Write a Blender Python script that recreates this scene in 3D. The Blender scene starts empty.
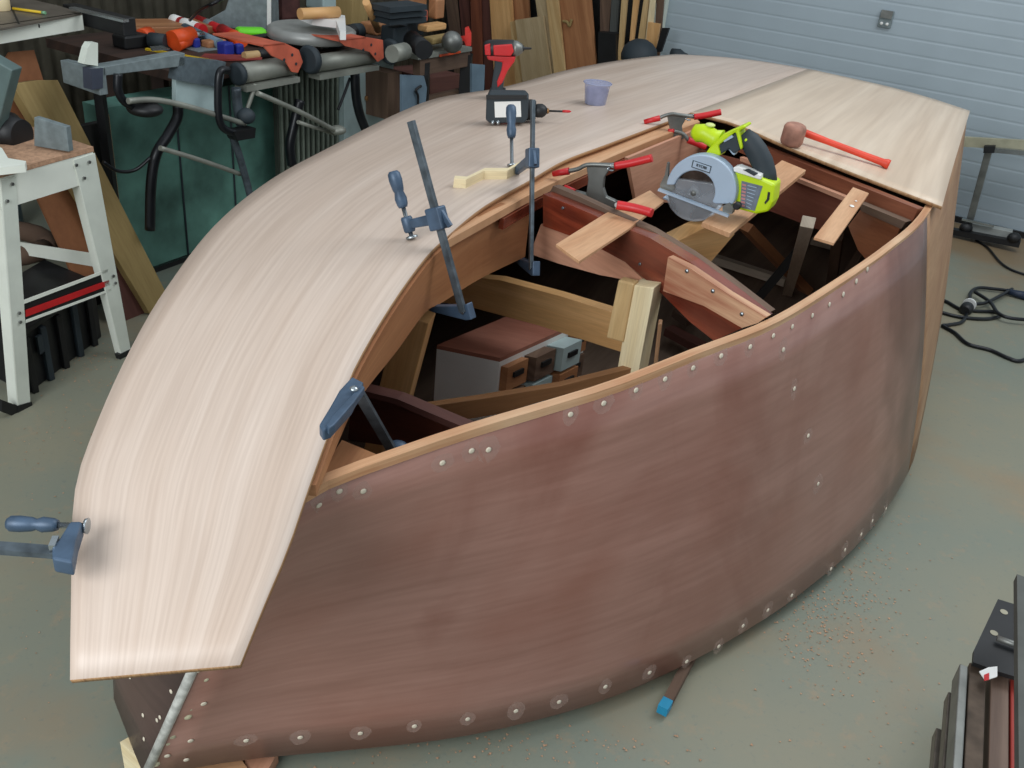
import bpy, bmesh, math, random
from mathutils import Vector, Matrix
from mathutils.bvhtree import BVHTree
random.seed(7)
V = Vector
COL = bpy.context.scene.collection
# ------------------------------------------------------------------ camera survey
F, CX, CY = 925.0, 512.0, 384.0
PIT, ROL, H = math.radians(29.7), math.radians(6.1), 1.6
EYE = V((0, 0, H))
fw = V((0, math.cos(PIT), -math.sin(PIT)))
r0 = V((1, 0, 0)); u0 = r0.cross(fw)
RT = math.cos(ROL)*r0 + math.sin(ROL)*u0
UP = -math.sin(ROL)*r0 + math.cos(ROL)*u0
def ray(x, y):
    return ((x-CX)*RT - (y-CY)*UP + F*fw).normalized()
def at(x, y, z):
    d = ray(x, y); return EYE + d*((z-H)/d.z)
def onpl(x, y, p, n, off=0.0):
    n = n.normalized(); d = ray(x, y)
    return EYE + d*(((p-EYE).dot(n)+off)/d.dot(n))
def pr(p):
    q = p-EYE; return CX+F*q.dot(RT)/q.dot(fw), CY-F*q.dot(UP)/q.dot(fw)
def vplane(a, b):                     # vertical plane through two points
    n = (b-a).cross(V((0, 0, 1))).normalized()
    if n.dot(fw) < 0: n = -n
    return a, n
U = V((.47, .883, 0)).normalized(); W = V((.883, -.47, 0)).normalized(); Z = V((0, 0, 1))
# ------------------------------------------------------------------ materials
def lin(c):
    return tuple(((v/255)/12.92 if v/255 <= .04045 else ((v/255+.055)/1.055)**2.4) for v in c)+(1,)
MC = {}
def newmat(name):
    m = bpy.data.materials.new(name); m.use_nodes = True
    nt = m.node_tree; b = nt.nodes['Principled BSDF']; return m, nt, b
def paint(name, c, rough=.5, metal=0, var=.12, scale=12, bump=0, spec=.5):
    if name in MC: return MC[name]
    m, nt, b = newmat(name)
    tc = nt.nodes.new('ShaderNodeTexCoord'); n = nt.nodes.new('ShaderNodeTexNoise')
    n.inputs['Scale'].default_value = scale; n.inputs['Detail'].default_value = 5
    nt.links.new(tc.outputs['Object'], n.inputs['Vector'])
    r = nt.nodes.new('ShaderNodeValToRGB'); l = lin(c)
    r.color_ramp.elements[0].position = .3; r.color_ramp.elements[1].position = .7
    r.color_ramp.elements[0].color = tuple(v*(1-var*2) for v in l[:3])+(1,)
    r.color_ramp.elements[1].color = tuple(min(1, v*(1+var)) for v in l[:3])+(1,)
    nt.links.new(n.outputs['Fac'], r.inputs['Fac']); nt.links.new(r.outputs['Color'], b.inputs['Base Color'])
    b.inputs['Roughness'].default_value = rough; b.inputs['Metallic'].default_value = metal
    b.inputs['Specular IOR Level'].default_value = spec
    if bump:
        bp = nt.nodes.new('ShaderNodeBump'); bp.inputs['Strength'].default_value = bump; bp.inputs['Distance'].default_value = .003
        nt.links.new(n.outputs['Fac'], bp.inputs['Height']); nt.links.new(bp.outputs['Normal'], b.inputs['Normal'])
    MC[name] = m; return m
def wood(name, c1, c2, rough=.6, su=1.2, sv=28, blotch=.25, coat=0, fine=1.0, c3=None):
    """grain runs along UV u (metres)"""
    if name in MC: return MC[name]
    m, nt, b = newmat(name); N = nt.nodes; L = nt.links
    uv = N.new('ShaderNodeUVMap'); uv.uv_map = 'uv'
    mp = N.new('ShaderNodeMapping'); mp.inputs['Scale'].default_value = (su, sv, 1)
    L.new(uv.outputs[0], mp.inputs[0])
    n1 = N.new('ShaderNodeTexNoise'); n1.inputs['Scale'].default_value = 1; n1.inputs['Detail'].default_value = 6; n1.inputs['Distortion'].default_value = .6
    L.new(mp.outputs[0], n1.inputs['Vector'])
    mp2 = N.new('ShaderNodeMapping'); mp2.inputs['Scale'].default_value = (su*9*fine, sv*8*fine, 1); L.new(uv.outputs[0], mp2.inputs[0])
    n2 = N.new('ShaderNodeTexNoise'); n2.inputs['Scale'].default_value = 1; n2.inputs['Detail'].default_value = 3
    L.new(mp2.outputs[0], n2.inputs['Vector'])
    n3 = N.new('ShaderNodeTexNoise'); n3.inputs['Scale'].default_value = 3.2; n3.inputs['Detail'].default_value = 4
    L.new(uv.outputs[0], n3.inputs['Vector'])
    r = N.new('ShaderNodeValToRGB'); e = r.color_ramp.elements
    e[0].position = .32; e[1].position = .68; e[0].color = lin(c2); e[1].color = lin(c1)
    L.new(n1.outputs['Fac'], r.inputs['Fac'])
    mx = N.new('ShaderNodeMix'); mx.data_type = 'RGBA'; mx.blend_type = 'MULTIPLY'; mx.inputs[0].default_value = .45
    r2 = N.new('ShaderNodeValToRGB'); r2.color_ramp.elements[0].position = .35; r2.color_ramp.elements[0].color = (.74, .70, .67, 1); r2.color_ramp.elements[1].position = .62
    L.new(n2.outputs['Fac'], r2.inputs['Fac']); L.new(r.outputs[0], mx.inputs[6]); L.new(r2.outputs[0], mx.inputs[7])
    mx2 = N.new('ShaderNodeMix'); mx2.data_type = 'RGBA'
    r3 = N.new('ShaderNodeMapRange'); r3.inputs[1].default_value = .45; r3.inputs[2].default_value = .7; r3.inputs[4].default_value = blotch
    L.new(n3.outputs['Fac'], r3.inputs[0]); L.new(r3.outputs[0], mx2.inputs[0]); L.new(mx.outputs[2], mx2.inputs[6]); mx2.inputs[7].default_value = lin(c3 or c2)
    L.new(mx2.outputs[2], b.inputs['Base Color'])
    b.inputs['Roughness'].default_value = rough
    if coat: b.inputs['Coat Weight'].default_value = coat; b.inputs['Coat Roughness'].default_value = .25
    bp = N.new('ShaderNodeBump'); bp.inputs['Strength'].default_value = .12; bp.inputs['Distance'].default_value = .002
    L.new(n1.outputs['Fac'], bp.inputs['Height']); L.new(bp.outputs[0], b.inputs['Normal'])
    MC[name] = m; return m
def clear(name, c, alpha=.35, rough=.1):
    if name in MC: return MC[name]
    m, nt, b = newmat(name); b.inputs['Base Color'].default_value = lin(c); b.inputs['Alpha'].default_value = alpha; b.inputs['Roughness'].default_value = rough
    tc = nt.nodes.new('ShaderNodeTexCoord'); n = nt.nodes.new('ShaderNodeTexNoise'); n.inputs['Scale'].default_value = 30
    nt.links.new(tc.outputs['Object'], n.inputs['Vector'])
    mr = nt.nodes.new('ShaderNodeMapRange'); mr.inputs[3].default_value = alpha*.6; mr.inputs[4].default_value = min(1, alpha*1.4)
    nt.links.new(n.outputs['Fac'], mr.inputs[0]); nt.links.new(mr.outputs[0], b.inputs['Alpha'])
    MC[name] = m; return m
DECK = wood('okoume', (214,197,183), (198,178,162), .4, .35, 9, .25, c3=(200,178,160))
EDGE = wood('ply_edge', (190,150,105), (150,110,75), .7, 1, 90, .3)
HULL = wood('sealed_mahogany', (168,127,114), (149,109,96), .32, .5, 7, .5, fine=1.3, c3=(134,82,66), coat=.25)
def stains(m, u0, u1):
    # resin soak stains: a dark band near the stern and wandering reddish patches, fixed to the panel by its UVs
    nt = m.node_tree; N = nt.nodes; L = nt.links; b = N['Principled BSDF']
    src = b.inputs['Base Color'].links[0].from_socket
    uv = N.new('ShaderNodeUVMap'); uv.uv_map = 'uv'
    mp = N.new('ShaderNodeMapping'); mp.inputs['Scale'].default_value = (2.2, 1.3, 1); L.new(uv.outputs[0], mp.inputs[0])
    n = N.new('ShaderNodeTexNoise'); n.inputs['Scale'].default_value = 1.3; n.inputs['Detail'].default_value = 5; n.inputs['Distortion'].default_value = 1.2; L.new(mp.outputs[0], n.inputs['Vector'])
    mr = N.new('ShaderNodeMapRange'); mr.inputs[1].default_value = .5; mr.inputs[2].default_value = .72; mr.inputs[4].default_value = .6; L.new(n.outputs[0], mr.inputs[0])
    x1 = N.new('ShaderNodeMix'); x1.data_type = 'RGBA'; L.new(mr.outputs[0], x1.inputs[0]); L.new(src, x1.inputs[6]); x1.inputs[7].default_value = lin((118,66,52))
    sep = N.new('ShaderNodeSeparateXYZ'); L.new(uv.outputs[0], sep.inputs[0])
    ad = N.new('ShaderNodeMath'); ad.operation = 'MULTIPLY_ADD'; L.new(n.outputs[0], ad.inputs[0]); ad.inputs[1].default_value = .9; L.new(sep.outputs[0], ad.inputs[2])
    m2 = N.new('ShaderNodeMapRange'); m2.inputs[1].default_value = u0+.45; m2.inputs[2].default_value = u1+.45; m2.inputs[4].default_value = .8; L.new(ad.outputs[0], m2.inputs[0])
    x2 = N.new('ShaderNodeMix'); x2.data_type = 'RGBA'; L.new(m2.outputs[0], x2.inputs[0]); L.new(x1.outputs[2], x2.inputs[6]); x2.inputs[7].default_value = lin((84,56,44))
    L.new(x2.outputs[2], b.inputs['Base Color'])
stains(HULL, 1.75, 2.25)
HULLD = wood('shaded_mahogany', (92,72,66), (70,54,50), .4, 1, 12, .4)  # hull wood darkened, the shade inside the hull is in its colour
PINE = wood('pine', (218,190,140), (196,160,108), .6, 1.5, 30, .1)
BEIGE = wood('beige_board', (196,176,140), (172,150,112), .7, 1.2, 16, .3)
PINEL = wood('pale_pine', (240,226,188), (228,208,164), .6, 1.5, 30, .1)
OAK = wood('golden_timber', (234,188,130), (212,160,102), .5, 1.5, 24, .2)
RED = wood('red_mahogany', (142,62,40), (80,30,20), .22, 3, 26, .5, coat=.4, c3=(150,100,80))
PINK = wood('pink_ply', (212,160,132), (192,138,110), .55, 1.2, 18, .25)
TAN = wood('stripwood', (216,172,132), (196,146,106), .55, 2, 25, .2)
BROWN = wood('brown_ply', (190,136,94), (156,104,68), .5, 1.2, 22, .35)
DKW = wood('dark_timber', (74,52,42), (50,36,30), .7, 1.5, 20, .4)
GREY = wood('weathered_timber', (120,96,78), (88,68,56), .8, 1.5, 25, .4)
OLIVE = wood('old_plank', (168,146,96), (140,118,72), .75, 1.2, 14, .4)
MDF = wood('hardboard', (150,98,62), (132,84,52), .75, 4, 6, .3)
MAG = wood('wine_timber', (108,66,56), (80,46,40), .7, 1, 20, .3)
WHITE = paint('cream_enamel', (236,240,228), .4, var=.03)
WHITED = paint('cream_dull', (220,226,214), .5, var=.05)
CHROME = paint('bright_steel', (180,188,192), .25, .9, .1)
STEEL = paint('worn_steel', (130,132,128), .45, .7, .2)
ALU = paint('dusty_aluminium', (150,152,142), .5, .35, .15, 8)
BLK = paint('black_plastic', (24,25,27), .5, var=.2)
BLKM = paint('black_tube', (26,28,32), .35, .2, .2)
BLUE = paint('blue_grey_casting', (72,92,114), .45, .2, .15, 30)
BAR = paint('clamp_bar_steel', (84,94,101), .45, .3, .25, 40)
RUBY = paint('red_plastic', (200,36,40), .4, var=.08)
ORG = paint('orange_plastic', (232,84,28), .45, var=.1)
ORGP = paint('orange_paint', (206,102,76), .55, var=.15)
LIME = paint('lime_plastic', (196,224,20), .4, var=.04)
LIMEG = paint('bright_green', (120,240,40), .45, var=.05)
CHAR = paint('charcoal_rubber', (44,54,60), .65, var=.1)
LGUARD = paint('pale_blue_grey', (170,188,206), .4, .1, .04)
BLADE = paint('saw_blade_steel', (84,80,78), .2, .8, .25, 25)
TEAL = paint('teal_enamel', (96,142,130), .5, var=.3, scale=5)
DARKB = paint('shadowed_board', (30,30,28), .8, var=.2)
GPL = paint('grey_plate', (128,140,142), .6, .2, .12, 40)
BGP = paint('blue_grey_plate', (118,140,156), .5, .2, .1)
RIB = paint('pale_green_metal', (124,134,122), .5, .2, .15)
ICE = paint('pale_ice_panel', (176,196,196), .5, var=.08)
YEL = paint('yellow_paint', (226,190,40), .5, var=.05)
BLU = paint('royal_blue', (36,50,150), .5, var=.1)
LABEL = paint('white_label', (236,236,232), .5, var=.02)
GLAB = paint('grey_label', (110,120,132), .5, var=.1, scale=60)
DUST = paint('sawdust', (190,150,120), .95, var=.15, scale=90, bump=.6)
BRASS = paint('bronze_tone', (150,110,70), .4, .5, .1)
RUBB = paint('mallet_rubber', (168,122,104), .75, var=.2, scale=30)
CLR = clear('clear_guard', (190,196,204), .38, .08)
CUP = clear('frosted_cup', (170,176,206), .6, .25)
EPOX = clear('epoxy_smear', (214,186,174), .2, .12)
PLUG = paint('pale_filler', (216,206,186), .6, var=.05)
# ------------------------------------------------------------------ mesh helpers
def setuv(bm, f, us):
    l = bm.loops.layers.uv.get('uv') or bm.loops.layers.uv.new('uv')
    for lp, c in zip(f.loops, us): lp[l].uv = c
def slab(pts, t, bm=None, udir=None):
    """polygon extruded by vector t; uv metres along the longest edge"""
    bm = bm or bmesh.new(); bm.loops.layers.uv.get('uv') or bm.loops.layers.uv.new('uv')
    pts = [V(p) for p in pts]; t = V(t)
    if udir is None:
        k = max(range(len(pts)), key=lambda i: (pts[(i+1) % len(pts)]-pts[i]).length)
        udir = pts[(k+1) % len(pts)]-pts[k]
    a = V(udir).normalized(); n = t.normalized(); b2 = n.cross(a).normalized()
    o = random.random()*9
    def uvf(p): return (p.dot(a)+o, p.dot(b2)+p.dot(n)*.7+o)
    v0 = [bm.verts.new(p) for p in pts]; v1 = [bm.verts.new(p+t) for p in pts]
    fs = [bm.faces.new(v0), bm.faces.new(list(reversed(v1)))]
    for i in range(len(pts)):
        j = (i+1) % len(pts); fs.append(bm.faces.new((v0[j], v0[i], v1[i], v1[j])))
    for f in fs: setuv(bm, f, [uvf(l.vert.co) for l in f.loops])
    bmesh.ops.recalc_face_normals(bm, faces=fs)
    return bm
def beam(a, b, w, h, up=Z, bm=None, taper=1.0):
    """box from a to b, w across, h along up"""
    a = V(a); b = V(b); d = (b-a).normalized(); s = d.cross(V(up))
    if s.length < 1e-4: s = d.cross(V((1, 0, 0)))
    s.normalize(); t = s.cross(d).normalized()
    bm = bm or bmesh.new(); bm.loops.layers.uv.get('uv') or bm.loops.layers.uv.new('uv')
    vs = []
    for p, k in ((a, 1), (b, taper)):
        for sx, sy in ((-1, -1), (1, -1), (1, 1), (-1, 1)):
            vs.append(bm.verts.new(p+s*sx*w/2*k+t*sy*h/2*k))
    fs = [bm.faces.new([vs[i] for i in q]) for q in ((0,1,2,3),(7,6,5,4),(0,4,5,1),(1,5,6,2),(2,6,7,3),(3,7,4,0))]
    o = random.random()*9
    for f in fs: setuv(bm, f, [(l.vert.co.dot(d)+o, l.vert.co.dot(s)+l.vert.co.dot(t)*.8+o) for l in f.loops])
    bmesh.ops.recalc_face_normals(bm, faces=fs)
    return bm
def smooth_path(pts, n=6):
    pts = [V(p) for p in pts]
    if len(pts) < 3: return pts
    out = []
    for i in range(len(pts)-1):
        p0 = pts[max(i-1, 0)]; p1 = pts[i]; p2 = pts[i+1]; p3 = pts[min(i+2, len(pts)-1)]
        for k in range(n):
            t = k/n
            out.append(.5*((2*p1)+(p2-p0)*t+(2*p0-5*p1+4*p2-p3)*t*t+(3*p1-p0-3*p2+p3)*t**3))
    out.append(pts[-1]); return out
def tube(pts, r, bm=None, seg=10, smooth=True, flat=None):
    bm = bm or bmesh.new(); bm.loops.layers.uv.get('uv') or bm.loops.layers.uv.new('uv')
    pts = smooth_path(pts) if smooth else [V(p) for p in pts]
    rs = r if isinstance(r, (list, tuple)) else [r]*len(pts)
    if len(rs) != len(pts):
        rs = [rs[0]+(rs[-1]-rs[0])*i/(len(pts)-1) if len(rs) == 2 else rs[min(int(i*len(rs)/len(pts)), len(rs)-1)] for i in range(len(pts))]
    rings = []; ref = None
    for i, p in enumerate(pts):
        d = (pts[min(i+1, len(pts)-1)]-pts[max(i-1, 0)]).normalized()
        if ref is None: ref = d.cross(Z) if abs(d.z) < .9 else d.cross(V((1, 0, 0)))
        s = (ref-d*ref.dot(d)).normalized(); ref = s; t = d.cross(s)
        rings.append([bm.verts.new(p+(s*math.cos(a)+t*math.sin(a))*rs[i]) for a in [2*math.pi*k/seg for k in range(seg)]])
    fs = []
    for A, B in zip(rings, rings[1:]):
        for k in range(seg): f = bm.faces.new((A[k], A[(k+1) % seg], B[(k+1) % seg], B[k])); f.smooth = True; fs.append(f)
    fs.append(bm.faces.new(rings[0])); fs.append(bm.faces.new(rings[-1]))
    bmesh.ops.recalc_face_normals(bm, faces=fs)
    return bm
def lathe(o, axis, prof, bm=None, seg=24):
    """prof: list of (distance along axis, radius)"""
    return tube([V(o)+V(axis).normalized()*d for d, r in prof], [max(r, .0004) for d, r in prof], bm, seg, False)
def blob(c, r, bm=None, seg=16):
    bm = bm or bmesh.new(); bm.loops.layers.uv.get('uv') or bm.loops.layers.uv.new('uv')
    M = Matrix.Translation(V(c)) @ Matrix.Diagonal(V((r[0], r[1], r[2], 1)))
    g = bmesh.ops.create_uvsphere(bm, u_segments=seg, v_segments=seg//2, radius=1, matrix=M)
    for v in g['verts']:
        for f in v.link_faces: f.smooth = True
    return bm
# ------------------------------------------------------------------ scene graph helpers
BASE = {}
def thing(name, label, cat, base, group=None):
    o = bpy.data.objects.new(name, None); COL.objects.link(o); o.location = base; o.empty_display_size = .05
    o['label'] = label; o['category'] = cat
    if group: o['group'] = group
    BASE[o] = V(base); return o
def part(name, bm, mat, parent, label=None, bevel=0, stuff=False):
    b = BASE[parent]
    bmesh.ops.translate(bm, verts=bm.verts, vec=-b)
    me = bpy.data.meshes.new(name); bm.to_mesh(me); bm.free(); me.materials.append(mat)
    o = bpy.data.objects.new(name, me); COL.objects.link(o); o.parent = parent; BASE[o] = b
    if label: o['label'] = label
    if stuff: o['kind'] = 'stuff'
    if bevel: bev(o, bevel)
    return o
def bev(o, w, seg=2):
    m = o.modifiers.new('bevel', 'BEVEL'); m.width = w; m.segments = seg; m.limit_method = 'ANGLE'; m.angle_limit = math.radians(35)
def solo(name, bm, mat, label, cat, group=None, bevel=0, base=None):
    b = V(base) if base is not None else sum((v.co for v in bm.verts), V())/len(bm.verts)
    if base is None: b.z = min(v.co.z for v in bm.verts)
    bmesh.ops.translate(bm, verts=bm.verts, vec=-b)
    me = bpy.data.meshes.new(name); bm.to_mesh(me); bm.free(); me.materials.append(mat)
    o = bpy.data.objects.new(name, me); COL.objects.link(o); o.location = b; BASE[o] = b
    if label: o['label'] = label; o['category'] = cat
    if group: o['group'] = group
    if bevel: bev(o, bevel)
    return o
def struct(name, bm, mat, parent=None):
    o = solo(name, bm, mat, None, None) if parent is None else part(name, bm, mat, parent)
    if parent is None: o['kind'] = 'structure'
    return o
def grid(rows, bm=None):
    """rows of equal-length point lists; uv u along rows index (metres), v across"""
    bm = bm or bmesh.new(); uvl = bm.loops.layers.uv.get('uv') or bm.loops.layers.uv.new('uv')
    vv = [[bm.verts.new(p) for p in r] for r in rows]
    mid = len(rows[0])//2; us = [0]
    for i in range(1, len(rows)): us.append(us[-1]+(rows[i][mid]-rows[i-1][mid]).length)
    fs = []
    mm = len(rows)//2; ws = [0]
    for j in range(1, len(rows[0])): ws.append(ws[-1]+(rows[mm][j]-rows[mm][j-1]).length)
    for i in range(len(rows)-1):
        for j in range(len(rows[0])-1):
            f = bm.faces.new((vv[i][j], vv[i+1][j], vv[i+1][j+1], vv[i][j+1])); f.smooth = True
            for lp, c in zip(f.loops, ((us[i], ws[j]), (us[i+1], ws[j]), (us[i+1], ws[j+1]), (us[i], ws[j+1]))): lp[uvl].uv = c
            fs.append(f)
    return bm
def solid(o, t, off=-1, mat=None):
    if len(o.data.polygons) < 130:
        for f in o.data.polygons: f.use_smooth = False
    if mat: o.data.materials.append(mat)
    m = o.modifiers.new('thickness', 'SOLIDIFY'); m.thickness = t; m.offset = off
    if mat: m.material_offset_rim = 1
def resample(pts, n):
    pts = smooth_path(pts, 8); L = [0]
    for a, b in zip(pts, pts[1:]): L.append(L[-1]+(b-a).length)
    out = []; k = 0
    for i in range(n):
        s = L[-1]*i/(n-1)
        while k < len(L)-2 and L[k+1] < s: k += 1
        t = (s-L[k])/max(1e-9, L[k+1]-L[k]); out.append(pts[k].lerp(pts[k+1], min(1, t)))
    return out
# ================================================================== SETTING
# floor
D_FLOOR = at(1005, 230, 0.02)-V((0, 4, 0))
bm = bmesh.new(); bmesh.ops.create_grid(bm, x_segments=1, y_segments=1, size=8, matrix=Matrix.Translation((0, 4, 0)))
fm, nt, b = newmat('painted_concrete'); N = nt.nodes; L = nt.links
tc = N.new('ShaderNodeTexCoord')
def noise(s, d=5, rough=.55):
    n = N.new('ShaderNodeTexNoise'); n.inputs['Scale'].default_value = s; n.inputs['Detail'].default_value = d; n.inputs['Roughness'].default_value = rough
    L.new(tc.outputs['Object'], n.inputs['Vector']); return n
def mixc(fac, a, bb, lo, hi, amt=1.0):
    mr = N.new('ShaderNodeMapRange'); mr.inputs[1].default_value = lo; mr.inputs[2].default_value = hi; mr.inputs[4].default_value = amt
    L.new(fac, mr.inputs[0]); mx = N.new('ShaderNodeMix'); mx.data_type = 'RGBA'; L.new(mr.outputs[0], mx.inputs[0])
    for i, s in ((6, a), (7, bb)):
        if isinstance(s, tuple): mx.inputs[i].default_value = s
        else: L.new(s, mx.inputs[i])
    return mx.outputs[2]
c = mixc(noise(.9).outputs[0], lin((122,131,120)), lin((142,137,116)), .35, .65)
c = mixc(noise(2.3, 6).outputs[0], c, lin((150,128,100)), .52, .75, .7)
c = mixc(noise(14, 6, .7).outputs[0], c, lin((158,138,112)), .56, .7, .55)
c = mixc(noise(60, 3).outputs[0], c, lin((112,120,114)), .6, .75, .5)
sx = N.new('ShaderNodeVectorMath'); sx.operation = 'DOT_PRODUCT'; L.new(tc.outputs['Object'], sx.inputs[0]); sx.inputs[1].default_value = tuple(U)
nd = N.new('ShaderNodeMath'); nd.operation = 'MULTIPLY_ADD'; L.new(noise(2.2, 5).outputs[0], nd.inputs[0]); nd.inputs[1].default_value = 1.2; L.new(sx.outputs['Value'], nd.inputs[2])
dq = V((D_FLOOR.x, D_FLOOR.y, 0)).dot(U)
c = mixc(nd.outputs[0], c, lin((132,104,70)), dq-.35, dq+.15, .75)
c = mixc(noise(5, 8, .8).outputs[0], c, lin((96,98,90)), .62, .78, .5)
L.new(c, b.inputs['Base Color']); b.inputs['Roughness'].default_value = .55
struct('floor', bm, fm)
# sectional garage door: horizontal profiled ribs on a real plane
D0 = at(1005, 230, 0.02)
def dpl(x, y, off=0): return onpl(x, y, D0, U, off)
dl = dpl(666, 20); s0 = (dl-D0).dot(W)
rows = []; z = .02
prof = []
ribh = .079
while z < 2.6:
    prof += [(z, 0), (z+.008, .0013), (z+ribh-.008, .0013), (z+ribh, 0)]; z += ribh+.003
for zz, o in prof: rows.append([D0+W*s-U*o+Z*(zz-D0.z) for s in (s0, s0+1.3, s0+2.6, s0+4.4)])
DOORM = paint('door_white', (168,182,190), .45, var=.03, scale=3)
g = grid(rows)
for f in g.faces: f.smooth = False
bmesh.ops.recalc_face_normals(g, faces=g.faces)
dr = struct('door_1', g, DOORM); solid(dr, .03, 1)
hp = dpl(886, 19, -.01); hx, hz = .036, .045
k = part('door_handle', slab([hp-W*hx-Z*hz, hp+W*hx-Z*hz, hp+W*hx+Z*hz, hp-W*hx+Z*hz], -U*.012), GPL, dr, 'grey recessed catch with two white buttons', .004)
for s in (-1, 1):
    c0 = hp+W*s*.015-Z*.024-U*.012; part('button', lathe(c0, -U, [(0, .009), (.006, .008), (.008, .003)]), LABEL, k)
c0 = hp+Z*.025-U*.012; part('catch', slab([c0-W*.03-Z*.02, c0+W*.03-Z*.02, c0+W*.03+Z*.02, c0-W*.03+Z*.02], -U*.01), STEEL, k)
c0 = dpl(1005, 229, -.02)
# pale bar fixed across door and bottom seal
part('bottom_seal', beam(D0+W*(s0)-U*.012-Z*.0, D0+W*(s0+4.4)-U*.012, .02, .03), BLK, dr, 'black rubber bottom seal')
# wall behind (either side of the door) and left corrugated wall
wl0 = D0+W*s0
q = [wl0+U*.05, wl0-W*3.2+U*.05]
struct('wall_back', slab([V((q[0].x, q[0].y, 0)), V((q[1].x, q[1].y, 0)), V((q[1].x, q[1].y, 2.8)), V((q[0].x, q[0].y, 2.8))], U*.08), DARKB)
struct('trim_1', beam(V((wl0.x, wl0.y, 0))-W*.03-U*.02, V((wl0.x, wl0.y, 2.6))-W*.03-U*.02, .06, .07, U), WHITED)
PB = at(230, 84, .78)                        # bench front line
BN = -W                                       # towards the wall
def bpl(x, y, off=0.0): return onpl(x, y, PB, BN, off)
WL = PB+BN*1.35
rows = []
nr = 110
CORR = paint('grey_corrugated_iron', (96,92,80), .55, .3, .25, 6)
for i in range(nr*4+1):
    s = -4.0+i*8.0/(nr*4); o = .010*math.sin(i*math.pi/2)
    p = WL+U*s+BN*o; rows.append([V((p.x, p.y, 0)), V((p.x, p.y, 1.4)), V((p.x, p.y, 2.8))])
g = grid(rows)
for f in g.faces: f.smooth = True
wl = struct('wall_left', g, CORR); solid(wl, .01, 1)
# ================================================================== BOAT HULL
SH = [(258,525,.74),(320,484,.76),(394,456,.775),(470,430,.79),(557,404,.80),(620,384,.815),(698,353,.83),(770,325,.84),(826,292,.845),(887,250,.85),(925,215,.85),(950,165,.845),(966,118,.835)]
CH = [(146,774,.10),(250,757,.08),(350,748,.06),(460,735,.05),(560,712,.05),(630,688,.05),(700,655,.05),(760,620,.05),(800,592,.05),(850,550,.055),(885,508,.06),(910,465,.08),(920,425,.12),(932,364,.22),(944,294,.33),(952,230,.44),(957,190,.52)]
NS = 61
sheer = resample([at(*p) for p in SH], NS); chine = resample([at(*p) for p in CH], NS)
# keep sheer and chine stations abreast by matching distance along the boat
def abreast(A, B):
    out = []
    d = (A[-1]-A[0]); d.z = 0; d.normalize()
    e = (B[-1]-B[0]); e.z = 0; e.normalize()
    return A, B
FARE = [(70,680,.70),(71,600,.73),(75,490,.76),(98,420,.78),(130,350,.80),(165,290,.82),(215,225,.83),(270,180,.845),(330,147,.85),(400,112,.855),(442,97,.86),(503,87,.865),(567,70,.87),(621,60,.87),(675,54,.87)]
far_edge = [at(*p) for p in FARE]
CEN = at(809, 69, .90)
def off_in(p, d):                        # move a far-side point inboard
    return p+V((W.x, W.y, 0))*d
fsh = [at(258,525,.74), V((-.50,1.06,.74)), V((-.59,1.22,.755))]+[off_in(p, .035)-Z*.014 for p in far_edge[4:]]
fsheer = resample(fsh, NS)
stem_b = at(*CH[0])
ft = far_edge[-1]+W*.08
fch = [stem_b, at(124,718,.10), at(115,676,.10), V((-.76,1.5,.06)), V((-.76,1.9,.05)), V((-.66,2.4,.05)), V((-.48,2.9,.05)), V((-.25,3.35,.08)), V((0,3.75,.2)), V((ft.x-.12,ft.y-.4,.38)), V((ft.x, ft.y-.1, .52))]
fchine = resample(fch, NS)
hull = thing('boat_hull', 'reddish brown plywood boat hull under construction on garage floor', 'boat', (chine[NS//2].x, chine[NS//2].y, 0))
NV = 9
def side(sh, ch, out):
    rows = []
    for i in range(NS):
        r = []
        for j in range(NV):
            t = j/(NV-1); p = sh[i].lerp(ch[i], t)
            bulge = .018*math.sin(math.pi*t)*math.sin(math.pi*min(1, (i+3)/(NS-1)))
            r.append(p+out*bulge)
        rows.append(r)
    return rows
near_rows = side(sheer, chine, W)
g = grid(near_rows); bmesh.ops.recalc_face_normals(g, faces=g.faces)
HB = BVHTree.FromBMesh(g); g.free()
KS = min(range(NS), key=lambda i: abs(pr(sheer[i])[0]-927))
g = grid(near_rows[:KS+1]); bmesh.ops.recalc_face_normals(g, faces=g.faces)
g2 = grid(near_rows[KS:]); bmesh.ops.recalc_face_normals(g2, faces=g2.faces)
o = part('stern_strip', g2, wood('raw_side_ply', (176,142,108), (150,112,80), .6, 1, 10, .4, c3=(120,76,54)), hull, 'lighter unsealed plywood at the stern end of near side'); solid(o, .009, 0)
ns = part('side_panel', g, HULL, hull, 'near side panel with a row of filled screw holes'); solid(ns, .009, 0)
g = grid(side(fsheer, fchine, -W)); bmesh.ops.recalc_face_normals(g, faces=g.faces)
FB = BVHTree.FromBMesh(g)
fs_ = part('side_panel', g, HULLD, hull, 'far side panel, darker colour carries the shade inside the hull'); solid(fs_, .009, 0)
g = grid([[chine[i].lerp(fchine[i], t)-Z*(.04*math.sin(math.pi*t)*0) for t in (0, .25, .5, .75, 1)] for i in range(NS)])
BB = BVHTree.FromBMesh(g)
bp_ = part('bottom_panel', g, wood('dusty_bottom_ply', (132,112,96), (104,86,72), .8, 1, 10, .4), hull); solid(bp_, .009, 1)
tr = [sheer[-1], chine[-1], fchine[-1], fsheer[-1]]
crown = (sheer[-1]+fsheer[-1])/2+Z*.03
part('transom', slab([tr[0], tr[1], tr[2], tr[3], crown], U*.015), HULL, hull)
# stem with glue line
st = [sheer[0].lerp(chine[0], t) for t in (0, .25, .5, .75, 1)]
part('stem', tube([p-V((0,.002,0)) for p in st], .009, smooth=False), paint('glue_line', (196,196,190), .3, var=.2, scale=60), hull, 'stem edge smeared with pale glue')
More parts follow.
